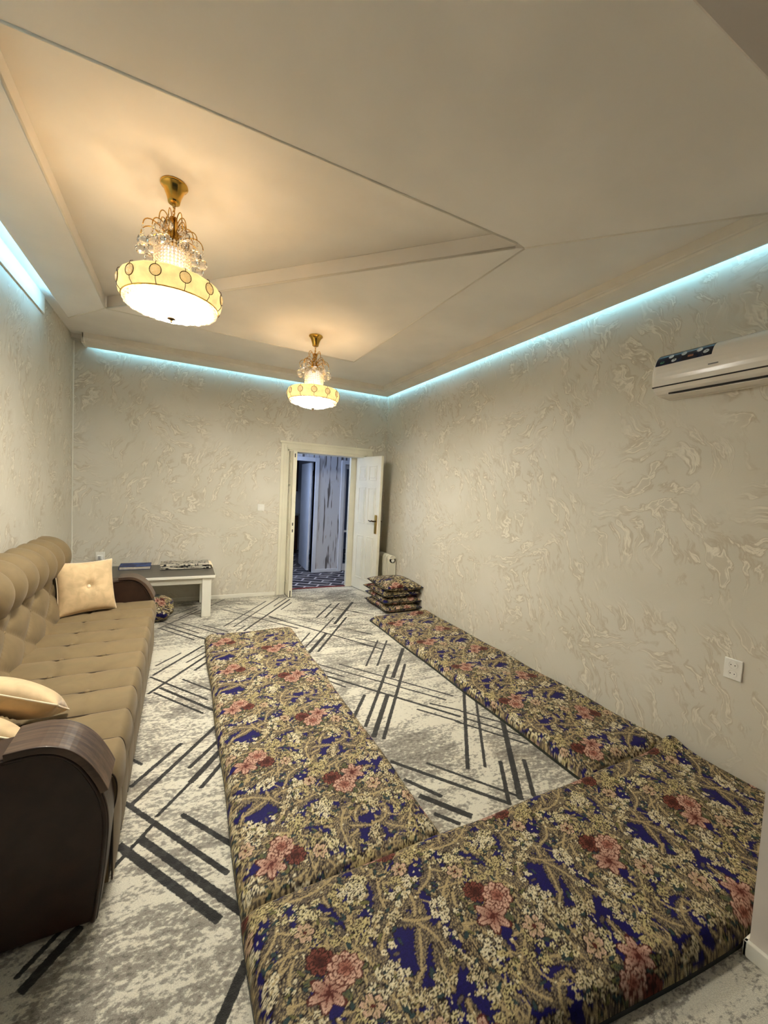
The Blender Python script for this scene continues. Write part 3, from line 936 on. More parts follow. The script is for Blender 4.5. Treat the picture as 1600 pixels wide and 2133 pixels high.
# lower front panel with its own channels
zz = np.linspace(0.03, 0.315, 26)
Yg, Zg = np.meshgrid(np.linspace(SY0, SY1, 240), zz)
Pf = np.stack([-0.206 + 0.012 * np.sqrt(seamd(Yg)) * np.sin(np.pi * np.clip((Zg - 0.03) / 0.285, 0.02, 0.98)) ** 0.4, Yg, Zg], -1)
fp = grid_obj('front_panel', Pf, M_SOFA, sofa)
for yk in ks:
    MB().tube([(-0.2045, yk, 0.035), (-0.2045, yk, 0.30)], 0.003, 5).build('seam', M_THREAD, fp)
MB().box(-1.08, -0.215, SY0, SY1, 0.03, 0.40).build('base', M_SOFA, sofa)
for (x, y) in ((-0.27, 1.8), (-0.27, 4.0), (-1.03, 1.8), (-1.03, 4.0)):
    MB().box(x - 0.025, x + 0.025, y - 0.025, y + 0.025, 0, 0.035).build('foot', M_BLACK, sofa)
# back: diamond tufts below, rolled channel headrest above
prof_b = [(-0.80, 0.40), (-0.825, 0.52), (-0.852, 0.64), (-0.872, 0.74), (-0.862, 0.79), (-0.838, 0.835), (-0.83, 0.885), (-0.845, 0.935), (-0.885, 0.975), (-0.94, 0.993), (-1.0, 0.985), (-1.045, 0.95), (-1.06, 0.90), (-1.06, 0.4)]
tk = np.cumsum([0] + [math.dist(prof_b[i], prof_b[i + 1]) for i in range(len(prof_b) - 1)])
tt = np.linspace(0, tk[-1], 96)
bx_ = np.interp(tt, tk, [p[0] for p in prof_b])
bz_ = np.interp(tt, tk, [p[1] for p in prof_b])
for _ in range(3):
    bx_[1:-1] = (bx_[:-2] + 2 * bx_[1:-1] + bx_[2:]) / 4
    bz_[1:-1] = (bz_[:-2] + 2 * bz_[1:-1] + bz_[2:]) / 4
tb = np.stack([bx_, bz_], -1)
nb = np.gradient(tb, axis=0)
nb = np.stack([nb[:, 1], -nb[:, 0]], -1)
nb /= np.linalg.norm(nb, axis=1)[:, None]
YB_ = np.linspace(SY0 + 0.005, SY1 - 0.015, 320)[None, :]
TT = tt[:, None]
BP = 0.205
ph = (YB_ - 3.243) / BP
up = np.clip((TT - 0.365) / 0.03, 0, 1)
vert = np.abs(np.sin(np.pi * ph))
dA = np.abs(np.sin(np.pi * (ph * 0.5 + (TT - 0.265) / 0.26)))
dB = np.abs(np.sin(np.pi * (ph * 0.5 - (TT - 0.265) / 0.26)))
low = 0.034 * np.sqrt(np.clip(dA * dB, 0, 1)) ** 0.8 + 0.004
hi = 0.052 * np.sqrt(np.clip(vert, 0, 1))
pf = (low * (1 - up) + hi * up) * np.clip((bx_ + 1.03) / 0.06, 0.0, 1.0)[:, None]
pf = pf - 0.010 * np.exp(-((TT - 0.36) / 0.015) ** 2)
e2 = np.clip((YB_ - SY0) / 0.02, 0, 1) * np.clip((SY1 - 0.01 - YB_) / 0.05, 0.0, 1) ** 0.5
pf = pf * (0.4 + 0.6 * e2)
Pb = np.stack([tb[:, :1] + nb[:, :1] * pf, YB_ + 0 * TT, tb[:, 1:] + nb[:, 1:] * pf], -1)
cz = Pb.copy()
# close the far and near ends of the roll
cen = np.array([-0.95, 0, 0.86])
ring0, ring1 = Pb[:, :1].copy(), Pb[:, -1:].copy()
cap0, cap1 = ring0 * 0 + np.array([-0.95, SY0 + 0.004, 0.75]), ring1 * 0 + np.array([-0.95, SY1 - 0.012, 0.75])
Pb = np.concatenate([cap0, ring0, Pb, ring1, cap1], 1)
back = grid_obj('backrest', Pb, M_SOFA, sofa)
for k in range(-9, 6):
    y = 3.243 + BP * (k + 0.0)
    if SY0 + 0.05 < y < SY1 - 0.05 and k % 2 == 0:
        MB().ball((-0.850, y, 0.652), 0.013, 12, 8, (0.55, 1, 1)).build('button', M_SOFA, back, smooth=True)
# arms
arm_prof = [(-0.208, 0.012), (-0.196, 0.10), (-0.182, 0.25), (-0.176, 0.36), (-0.188, 0.45), (-0.222, 0.535), (-0.262, 0.605), (-0.315, 0.655), (-0.375, 0.678), (-0.45, 0.676), (-0.60, 0.655), (-0.80, 0.635), (-1.075, 0.62)]
def smooth_poly(p, it=2):
    for _ in range(it):
        q = [p[0]]
        for i in range(len(p) - 1):
            a, b = p[i], p[i + 1]
            q += [(0.75 * a[0] + 0.25 * b[0], 0.75 * a[1] + 0.25 * b[1]), (0.25 * a[0] + 0.75 * b[0], 0.25 * a[1] + 0.75 * b[1])]
        p = q + [p[-1]]
    return p
ap = smooth_poly(arm_prof)
def shrink(p, d):
    out = []
    for i in range(len(p)):
        a, b = Vector(p[max(i - 1, 0)]), Vector(p[min(i + 1, len(p) - 1)])
        t_ = (b - a).normalized()
        out.append((p[i][0] - t_[1] * d, p[i][1] + t_[0] * d))
    return out
for y0, y1 in ((1.572, 1.715), (4.045, 4.188)):
    inner = shrink(ap, 0.022)
    body = inner + [(-1.075, 0.012)]
    arm = MB().sweep(body, lambda j, a, b, y0=y0, y1=y1: (a, (y0 + 0.004, y1 - 0.004)[j], b), 2).build('arm', M_LEATHER, sofa, bevel=0.006)
    # outer leatherette panel with a rolled edge
    face = shrink(ap, 0.034)
    MB().tube([(a, y0 + 0.004, b) for a, b in face], 0.0075, 8).build('piping', M_LEATHER, arm, smooth=True)
    MB().tube([(a, y1 - 0.004, b) for a, b in face], 0.0075, 8).build('piping', M_LEATHER, arm, smooth=True)
    o_, i_ = [q for q in ap if q[0] > -0.475 and (q[1] > 0.47)], None
    i_ = shrink(ap, 0.024)
    i_ = [i_[k] for k, q in enumerate(ap) if q[0] > -0.475 and q[1] > 0.47]
    strip = o_ + i_[::-1]
    MB().sweep(strip, lambda j, a, b, y0=y0, y1=y1: (a, (y0 - 0.012, y1 + 0.012)[j], b), 2).build('armrest_strip', M_WENGE, arm, bevel=0.003)

# ------------------------------------------------------------------ cushions
def pillow_grid(a, b, h, n=34, pinch=0.10, seed=0, power=0.42):
    """closed pillow, half sizes a,b, half thickness h; returns one wrapped grid"""
    r = np.random.default_rng(seed)
    u = np.sin(np.linspace(-math.pi / 2, math.pi / 2, n))
    U, V = np.meshgrid(u, u)
    prof = (np.clip((1 - U ** 2) * (1 - V ** 2), 0, 1)) ** power
    wob = 0.06 * np.sin(3.1 * U + r.uniform(0, 6)) * np.cos(2.7 * V + r.uniform(0, 6))
    kx, ky = 1 - pinch * (1 - V ** 2), 1 - pinch * (1 - U ** 2)
    kx, ky = 1 - pinch * (1 - V ** 2) * U ** 2, 1 - pinch * (1 - U ** 2) * V ** 2
    top = np.stack([a * U * kx, b * V * ky, h * prof * (1 + wob)], -1)
    bot = np.stack([a * U * kx, b * V * ky, -h * prof * (1 - wob)], -1)
    return U, V, top, bot
def place(P, M):
    q = P.reshape(-1, 3) @ np.array(M.to_3x3()).T + np.array(M.translation)
    return q.reshape(P.shape)
def sofa_cushion(label, M, seed, k_=1.0):
    c = thing('cushion', label, 'cushion', tuple(M.translation))
    Mr = M.to_3x3().to_4x4()
    U, V, top, bot = pillow_grid(0.20 * k_, 0.20 * k_, 0.075 * k_, 40, 0.07, seed)
    d = np.exp(-((U ** 2 + V ** 2) / 0.03))
    cr = np.exp(-(U / 0.035) ** 2) * (1 - V ** 2) + np.exp(-(V / 0.035) ** 2) * (1 - U ** 2)
    rad = np.sqrt(U ** 2 + V ** 2) + 1e-6
    ang = np.arctan2(V, U)
    top[..., 2] -= 0.038 * d + 0.007 * np.clip(cr, 0, 1) + 0.006 * np.cos(ang * 8) * np.exp(-((rad - 0.25) / 0.15) ** 2)
    both = np.concatenate([top, bot[:, ::-1]], 1)
    grid_obj('cover', place(both, Mr), M_CREAM, c)
    zb = float(top[20, 20, 2])
    MB().ball((0, 0, zb + 0.006), 0.014, 12, 8, (1, 1, 0.6), None).build('button', M_PIPE, c, smooth=True).matrix_local = Mr
    e = np.concatenate([top[0], top[:, -1], top[-1, ::-1], top[::-1, 0]])
    MB().tube([tuple(q) for q in place(e, Mr)], 0.004, 6).build('piping', M_PIPE, c, smooth=True)
    return c
def frame(origin, xdir, up):
    x = Vector(xdir).normalized()
    z = x.cross(Vector(up)).normalized()
    y = z.cross(x).normalized()
    M = Matrix((x, y, z)).transposed().to_4x4()
    M.translation = origin
    return M
# x along its bottom edge, y up its height, z out of its face
sofa_cushion('square cream velvet cushion with button leaning at the far sofa arm', frame((-0.655, 3.80, 0.665), (0.80, 0.52, -0.03), (-0.16, 0.22, 1.0)), 1)
sofa_cushion('cream velvet cushion leaning at the near sofa arm behind another cushion', frame((-0.595, 2.055, 0.628), (0.93, -0.10, -0.34), (-0.1, -0.84, 0.54)), 2, 0.92)
sofa_cushion('cream velvet cushion wedged directly against the near sofa arm', frame((-0.655, 1.868, 0.597), (0.91, -0.05, -0.40), (-0.1, -0.76, 0.62)), 3, 0.90)

# ------------------------------------------------------------------ mattress pads (brocade)
def bulge(s, p=7.0, q=0.42):
    return np.clip(1 - np.abs(s) ** p, 0, 1) ** q
def pad(name, label, x0, x1, y0, y1, h, nx, ny, swap, off, warp=None, seed=0, ylist=None):
    o = thing(name, label, 'mattress', ((x0 + x1) / 2, (y0 + y1) / 2, 0), group='brocade floor mattresses')
    r = np.random.default_rng(seed)
    def axis(n):
        t_ = np.linspace(-1, 1, n)
        return t_ + 0.0
    a = axis(nx)
    b = axis(ny) if ylist is None else ylist
    A, B = np.meshgrid(a, b)
    X = (x0 + x1) / 2 + A * (x1 - x0) / 2
    Y = (y0 + y1) / 2 + B * (y1 - y0) / 2
    Wx, Wy = (x1 - x0) / 2, (y1 - y0) / 2
    ex, ey = (1 - np.abs(A)) * Wx, (1 - np.abs(B)) * Wy
    def roll(e, R_):
        e = np.clip(e / R_, 0, 1)
        return np.sqrt(np.clip(1 - (1 - e) ** 2, 0, 1))
    Z = h * roll(ex, 0.07) * roll(ey, 0.07)
    Z *= 0.93 + 0.04 * np.sin(Y * 9 + 2 * np.sin(X * 5)) + 0.03 * np.sin(X * 13 + Y * 4)
    folds = 0
    for k in range(7):
        fx, fy, ph_ = r.uniform(-14, 14), r.uniform(-14, 14), r.uniform(0, 6.3)
        folds = folds + np.sin(X * fx + Y * fy + ph_)
    Z += 0.0022 * folds * roll(ex, 0.07) * roll(ey, 0.07)
    wx, wy = 0.004 * np.sin(Y * 6.3 + seed), 0.005 * np.sin(X * 5.1 + seed)
    X = X + wx * np.abs(A) ** 3
    Y = Y + wy * np.abs(B) ** 3
    near_x = (ex < ey)
    Xc = X + np.where(near_x, np.sign(A) * np.clip(h * 0.9 - Z, 0, h), 0)
    Yc = Y + np.where(near_x, 0, np.sign(B) * np.clip(h * 0.9 - Z, 0, h))
    u, v = (Yc, Xc) if swap else (Xc, Yc)
    du = 0.012 * np.sin(7 * Y + 3 * X) + 0.008 * np.sin(13 * X)
    col = brocade(u + off[0] + du, v + off[1])
    if warp is not None:
        X, Y, Z = warp(X, Y, Z)
    c = np.array([(x0 + x1) / 2, (y0 + y1) / 2, 0])
    grid_obj('cover', np.stack([X, Y, Z + 0.014], -1) - c, M_BROCADE, o, col)
    bx, by = X[[0] + [0], :], 0
    rim = np.concatenate([np.stack([X[0], Y[0]], -1)[::8], np.stack([X[:, -1], Y[:, -1]], -1)[::8], np.stack([X[-1], Y[-1]], -1)[::-8], np.stack([X[:, 0], Y[:, 0]], -1)[::-8]])
    MB().prism([tuple(q) for q in (rim - c[:2])], 0.0, 0.018).build('lining', M_LINING, o)
    return o
yl = np.linspace(-1, 1, 470)
# left pad
pad('floor_mattress', 'blue and gold brocade floor mattress lying alone beside the sofa', 0.215, 1.055, 1.345, 4.13, 0.072, 190, 520, False, (-0.37 + 0.20, -2.10 + 0.15), None, 1)
def rw(X, Y, Z):
    lift = 0.10 * np.clip((X - 2.55) / 0.2, 0, 1) ** 2
    return X, Y, Z
pad('floor_mattress', 'blue and gold brocade floor mattress pushed along the long beige wall', 1.985, 2.765, 1.35, 4.20, 0.074, 160, 430, False, (0.0, 0.13), None, 2)
def nwp(X, Y, Z):
    # near edge runs slightly askew
    t_ = np.clip((1.36 - Y) / 0.74, 0, 1)
    Y = Y + t_ * np.clip(1.78 - X, 0, 2) * 0.09
    bump = np.exp(-((X - 2.70) / 0.10) ** 2 - ((Y - 1.36) / 0.09) ** 2)
    Z = Z + 0.05 * bump
    return X, Y, Z
pad('floor_mattress', 'blue and gold brocade floor mattress laid crosswise beside the plain wall end', 0.215, 2.755, 0.605, 1.372, 0.082, 560, 200, True, (-0.995 + 0.20, -1.02 + 0.15), nwp, 3)

# stack of floor cushions
def floor_cushion(label, cx, cy, z, a, b, h, rz, seed, tilt=(0, 0)):
    o = thing('floor_cushion', label, 'cushion', (cx, cy, z), rz, 'brocade floor cushions')
    U, V, top, bot = pillow_grid(a, b, h, 60, 0.06, seed, 0.36)
    for T in (top, bot):
        T[..., 2] += tilt[0] * T[..., 0] + tilt[1] * T[..., 1]
    both = np.concatenate([top, bot[:, ::-1]], 1)
    uu = np.concatenate([U, U[:, ::-1] + 0.9], 1) * a + seed * 0.31
    vv = np.concatenate([V, V[:, ::-1]], 1) * b + seed * 0.17
    grid_obj('cover', both, M_BROCADE, o, brocade(uu, vv))
    e = np.concatenate([top[0], top[:, -1], top[-1, ::-1], top[::-1, 0]])
    MB().tube([tuple(q) for q in e], 0.005, 6).build('piping', M_LINING, o, smooth=True)
    return o
names = ['brocade floor cushion at the bottom of the stack by the radiator', 'brocade floor cushion second from the bottom of the stack by the radiator',
         'brocade floor cushion third from the bottom of the stack by the radiator', 'brocade floor cushion on top of the stack by the radiator']
for i, (dx, dy, rz) in enumerate(((0.0, 0.0, 0.02), (0.005, 0.02, -0.03), (-0.012, 0.03, 0.03), (0.012, 0.0, -0.05))):
    floor_cushion(names[i], 2.522 + dx, 4.66 + dy, 0.052 + i * 0.088, 0.262, 0.315, 0.062 if i < 3 else 0.070, rz, i + 3, (0, 0))

# bundle under the table
def bundle():
    o = thing('cloth_bundle', 'floral cloth bundle on the carpet under the table', 'bundle', (-0.23, 4.93, 0))
    n = 70
    a = np.linspace(0, 2 * math.pi, 110)[None, :]
    t_ = np.linspace(0.0, math.pi, n)[:, None]
    rr = 1 + 0.09 * np.sin(3 * a + 2 * t_) + 0.05 * np.sin(7 * a - 5 * t_) + 0.03 * np.sin(13 * a + 9 * t_)
    P = np.stack([0.165 * np.sin(t_) ** 0.8 * np.cos(a) * rr, 0.15 * np.sin(t_) ** 0.8 * np.sin(a) * rr, 0.132 + 0.135 * np.cos(t_) * (0.95 + 0.05 * rr)], -1)
    P[..., 2] = np.clip(P[..., 2], 0.001, None)
    grid_obj('cover', P, M_BROCADE, o, brocade(a * 0.19 + 0 * t_, t_ * 0.2 + 0 * a))
    MB().tube([(0.03 * math.cos(k * 0.6), 0.03 * math.sin(k * 0.6), 0.262 + 0.004 * math.sin(k)) for k in range(12)], 0.012, 8).build('knot', M_LINING, o, smooth=True)
bundle()

# ------------------------------------------------------------------ low table behind the sofa arm
tb_ = thing('table', 'low white table with dark graphite top against the end wall', 'table', (-0.35, 5.25, 0))
TX0, TX1, TY0, TY1, TZ = -0.98, 0.354, 4.885, 5.60, 0.48
def tbox(mb, x0, x1, y0, y1, z0, z1):
    return mb.box(x0 + 0.35, x1 + 0.35, y0 - 5.25, y1 - 5.25, z0, z1)
tbox(MB(), TX0, TX1, TY0, TY1, TZ - 0.034, TZ - 0.003).build('tabletop_edge', M_WHITE, tb_, bevel=0.004)
tbox(MB(), TX0 + 0.003, TX1 - 0.003, TY0 + 0.003, TY1 - 0.003, TZ - 0.004, TZ).build('tabletop', M_TABLETOP, tb_, bevel=0.001)
ap_ = MB()
tbox(ap_, TX0 + 0.05, TX1 - 0.05, TY0 + 0.045, TY0 + 0.065, TZ - 0.105, TZ - 0.034)
tbox(ap_, TX0 + 0.05, TX1 - 0.05, TY1 - 0.065, TY1 - 0.045, TZ - 0.105, TZ - 0.034)
tbox(ap_, TX1 - 0.07, TX1 - 0.05, TY0 + 0.06, TY1 - 0.06, TZ - 0.105, TZ - 0.034)
tbox(ap_, TX0 + 0.05, TX0 + 0.07, TY0 + 0.06, TY1 - 0.06, TZ - 0.105, TZ - 0.034)
ap_.build('apron', M_WHITE, tb_, bevel=0.003)
for x in (TX0 + 0.045, TX1 - 0.145):
    for y in (TY0 + 0.0 - 0.0, TY1 - 0.12):
        tbox(MB(), x + 0.01, x + 0.105, y + 0.02, y + 0.105, 0, TZ - 0.034).build('leg', M_WHITE, tb_, bevel=0.004)
bk = thing('book', 'dark blue closed book lying flat on the low table', 'book', (-0.47, 5.46, TZ), 0.02)
def bookcover():
    t = NT('navy_book_cover')
    n = t.noise(t.obj(), 14, 4)
    t.set(Base_Color=t.mix(t.ramp(n, 0.45, 0.65), rgb(22, 36, 84), rgb(48, 78, 140)), Roughness=0.5, Specular_IOR_Level=0.25)
    return t.m
M_BOOK = bookcover()
MB().box(-0.155, 0.155, -0.115, 0.115, 0.0, 0.005).box(-0.155, 0.155, -0.115, 0.115, 0.032, 0.037).box(-0.158, -0.152, -0.115, 0.115, 0.0, 0.037).build('cover', M_BOOK, bk, bevel=0.002)
MB().box(-0.15, 0.15, -0.11, 0.11, 0.005, 0.032).build('pages', plain('book_pages', rgb(196, 190, 176), 0.8, scale=60), bk)
sc = thing('folded_scarf', 'folded black and white patterned scarf with fringe on the low table', 'scarf', (0.035, 5.42, TZ), 0.0)
def scarfmat():
    t = NT('black_white_scarf')
    p = t.obj()
    w1 = t.n('ShaderNodeTexWave', wave_type='BANDS', bands_direction='Y', wave_profile='SIN')
    t.l(p, w1.inputs[0]); w1.inputs['Scale'].default_value = 9.0; w1.inputs['Distortion'].default_value = 1.2; w1.inputs['Detail Scale'].default_value = 6
    v = t.n('ShaderNodeTexVoronoi', distance='CHEBYCHEV')
    t.l(t.mapping(p, rot=(0, 0, 0.785)), v.inputs['Vector']); v.inputs['Scale'].default_value = 22
    m = t.math('MULTIPLY_ADD', t.ramp(v.outputs['Distance'], 0.25, 0.3), 0.6, t.math('MULTIPLY', w1.outputs[0], 0.7))
    t.set(Base_Color=t.mix(t.ramp(m, 0.86, 0.92), rgb(20, 19, 22), rgb(222, 214, 196)), Roughness=0.85)
    return t.m
M_SCARF = scarfmat()
for k, (x0, x1, y0, y1) in enumerate(((-0.25, 0.29, -0.15, 0.13), (-0.245, 0.20, -0.145, 0.125), (-0.25, 0.275, -0.12, 0.13))):
    z0 = k * 0.018
    n = 40
    xs = np.linspace(x0, x1, n)
    pr = [(y0, 0.004), (y0 - 0.006, 0.009), (y0, 0.016)] + [(y0 + (y1 - y0) * i / 8, 0.018) for i in range(1, 8)] + [(y1, 0.016), (y1 + 0.006, 0.009), (y1, 0.002)]
    m = MB().sweep([(a, b) for a, b in pr], lambda j, a, b, xs=xs, z0=z0: (xs[j], a + 0.004 * math.sin(xs[j] * 20 + z0 * 99), z0 + b + (0.002 * math.sin(xs[j] * 31) if b > 0.01 else 0)), n)
    m.build('fold', M_SCARF, sc, smooth=True)
fg = MB()
for i in range(26):
    y = -0.11 + i * 0.0094
    fg.tube([(0.27, y, 0.045), (0.305, y + 0.003 * math.sin(i * 2), 0.034), (0.312 + 0.006 * math.sin(i * 3), y, 0.006)], 0.0035, 5)
fg.build('fringe', M_PIPE, sc)

# ------------------------------------------------------------------ sockets and switches
def socket_face(parent, M, c, r=0.021):
    Mr = M.to_3x3().to_4x4()
    pos = M @ Vector(c)
    MB().lathe([(r, -0.001), (r, 0.003), (r * 0.9, 0.003), (r * 0.84, 0.0005), (0, 0.0005)], 24, pos, Mr).build('socket', M_PLASTIC, parent, smooth=False)
    for s in (-1, 1):
        MB().lathe([(0.0028, 0.0), (0.0028, 0.0012), (0, 0.0012)], 10, M @ Vector((c[0] + s * 0.0095, c[1], c[2])), Mr).build('pin_hole', M_BLACK, parent)
os_ = thing('wall_socket', 'white double power socket low on the long wall beside the mattresses', 'socket', (XR, 1.095, 0.635))
Mw = Matrix(((0, 0, -1, 0), (-1, 0, 0, 0), (0, 1, 0, 0), (0, 0, 0, 1)))       # plate x -> -y, y -> z, out -> -x
MB().box(-0.011, 0, -0.042, 0.042, -0.058, 0.058).build('plate', M_PLASTIC, os_, bevel=0.004)
for z in (-0.024, 0.024):
    socket_face(os_, Mw, (0, z, 0.011))
sw = thing('light_switch', 'white light switch on the end wall beside the door', 'switch', (0.95, YB, 1.214))
MB().box(-0.044, 0.044, -0.010, 0, -0.044, 0.044).build('plate', M_PLASTIC, sw, bevel=0.004)
MB().box(-0.026, 0.026, -0.015, -0.009, -0.030, 0.030, Matrix.Rotation(0.05, 4, 'X')).build('rocker', M_PLASTIC, sw, bevel=0.003)
s2 = thing('wall_socket', 'white wall socket above the low table with a plug in it', 'socket', (-0.838, YB, 0.60))
MB().box(-0.045, 0.045, -0.012, 0, -0.050, 0.050).build('plate', M_PLASTIC, s2, bevel=0.004)
MB().lathe([(0.026, 0), (0.026, 0.004), (0.022, 0.004)], 24, (0, -0.012, 0), Matrix.Rotation(math.pi / 2, 4, 'X')).build('socket', M_PLASTIC, s2)
pc = thing('phone_charger', 'white phone charger with cable plugged above the low table', 'charger', (-0.838, YB - 0.012, 0.60))
MB().box(-0.024, 0.024, -0.055, 0.0, -0.036, 0.016).build('plug', M_PLASTIC, pc, bevel=0.006)
MB().box(-0.012, 0.012, -0.0565, -0.0545, -0.024, -0.016).box(-0.012, 0.012, -0.0565, -0.0545, -0.004, 0.004).build('port', M_BLACK, pc)
MB().tube([(0.015, -0.05, -0.02), (0.035, -0.055, -0.03), (0.055, -0.04, -0.06), (0.058, -0.03, -0.10), (0.06, -0.05, -0.117), (0.08, -0.10, -0.117)], 0.0035, 8).build('cable', M_PLASTIC, pc, smooth=True)

# ------------------------------------------------------------------ radiator in the corner
rd = thing('radiator', 'cream sectional radiator in the corner behind the cushion stack', 'radiator', (2.716, 5.23, 0.0))
for k in range(5):
    y = -0.15 + k * 0.078
    m = MB()
    m.box(-0.058, 0.058, y, y + 0.070, 0.10, 0.56)
    m.lathe([(0.058, 0), (0.058, 0.070)], 20, (0, y, 0.545), Matrix.Rotation(-math.pi / 2, 4, 'X'))
    m.lathe([(0.045, 0), (0.045, 0.070)], 20, (0, y, 0.10), Matrix.Rotation(-math.pi / 2, 4, 'X'))
    m.build('section', M_CREAMDOOR, rd, bevel=0.006)
MB().lathe([(0.024, 0), (0.024, 0.010), (0.018, 0.014), (0, 0.014)], 20, (0, -0.15, 0.53), Matrix.Rotation(math.pi / 2, 4, 'X')).build('end_plug', M_WHITE, rd, smooth=False)
for y in (-0.12, 0.2):
    MB().box(-0.02, 0.02, y, y + 0.03, 0.0, 0.11).build('foot', M_CREAMDOOR, rd)
MB().box(0.05, 0.072, 0.0, 0.05, 0.40, 0.46).build('bracket', M_CREAMDOOR, rd)

# ------------------------------------------------------------------ air conditioner
ac = thing('air_conditioner', 'white wall air conditioner with navy sticker high on the long wall', 'air conditioner', (XR, 0, 0))
acp = [(0.0, 2.20), (0.0, 2.455), (0.10, 2.462), (0.145, 2.452), (0.178, 2.428), (0.198, 2.39), (0.206, 2.34), (0.204, 2.29), (0.194, 2.254)]
acl = [(0.0, 2.205), (0.0, 2.25), (0.188, 2.249), (0.176, 2.229), (0.150, 2.213), (0.110, 2.206), (0.05, 2.204)]
AY0, AY1 = 0.78, 1.568
def acpath(ys_, ins):
    def fn(j, d, z):
        y, k = ys_[j], ins[j]
        return (-d * k, y, 2.33 + (z - 2.33) * (1 - (1 - k) * 0.35))
    return fn
ye = [AY0, AY0 + 0.012, AY1 - 0.03, AY1 - 0.012, AY1]
MB().sweep(smooth_poly(acp, 1), acpath(ye, [0.94, 1, 1, 0.985, 0.93]), 5).build('front_cover', M_ACBODY, ac, smooth=False)
MB().sweep(acl, acpath(ye, [0.94, 1, 1, 0.985, 0.93]), 5).build('lower_body', M_ACBODY, ac)
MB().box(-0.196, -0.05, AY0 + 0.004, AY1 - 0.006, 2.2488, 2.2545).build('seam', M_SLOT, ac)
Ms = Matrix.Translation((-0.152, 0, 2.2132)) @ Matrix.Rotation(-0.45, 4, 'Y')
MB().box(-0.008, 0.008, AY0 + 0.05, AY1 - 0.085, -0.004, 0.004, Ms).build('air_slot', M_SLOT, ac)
MB().box(-0.148, -0.07, AY0 + 0.05, AY1 - 0.085, 2.2005, 2.2065).build('louver', M_ACBODY, ac, bevel=0.002)
# sticker follows the curved front
fpth = smooth_poly(acp, 3)
fpth = [q for q in fpth if q[0] > 0.12 and q[1] > 2.372]
def stk(name, y0, y1, pts, off, mat, parent, curve=0.0):
    n = 22
    rows = []
    for i, (d, z) in enumerate(pts):
        row = []
        for j in range(n):
            s_ = j / (n - 1)
            y = y1 + (y0 - y1) * s_
            row.append((-d - off, y, z + off * 0.7))
        rows.append(row)
    return grid_obj(name, np.array(rows), mat, parent)
st = stk('sticker', 1.252, 1.550, fpth, 0.0012, plain('navy_sticker', rgb(18, 26, 52), 0.2, var=0.3, scale=30), ac)
def on_front(y, z):
    d = np.interp(-z, [-q[1] for q in fpth], [q[0] for q in fpth])
    return (-d - 0.002, y, z + 0.001)
for i, (y, z, r) in enumerate(((1.512, 2.392, 0.012), (1.470, 2.420, 0.013), (1.447, 2.392, 0.013), (1.400, 2.420, 0.014), (1.320, 2.420, 0.014), (1.283, 2.400, 0.014))):
    c = on_front(y, z)
    Mi = Matrix.Rotation(-math.pi / 2 + 0.6, 4, 'Y')
    MB().lathe([(r, 0), (r, 0.0015), (r * 0.55, 0.0015), (r * 0.55, 0)], 20, c, Mi).build('icon', plain('icon_print', rgb(206, 210, 214), 0.4) if i else plain('green_icon_print', rgb(60, 120, 90), 0.4), st)
c = on_front(1.36, 2.396)
MB().box(c[0] - 0.001, c[0] + 0.002, c[1] - 0.014, c[1] + 0.014, c[2] - 0.006, c[2] + 0.006).build('icon', plain('orange_icon_print', rgb(150, 92, 60), 0.4), st)
MB().box(-0.2075, -0.2045, 1.215, 1.262, 2.318, 2.324).build('badge', plain('grey_badge', rgb(110, 110, 112), 0.3), ac)

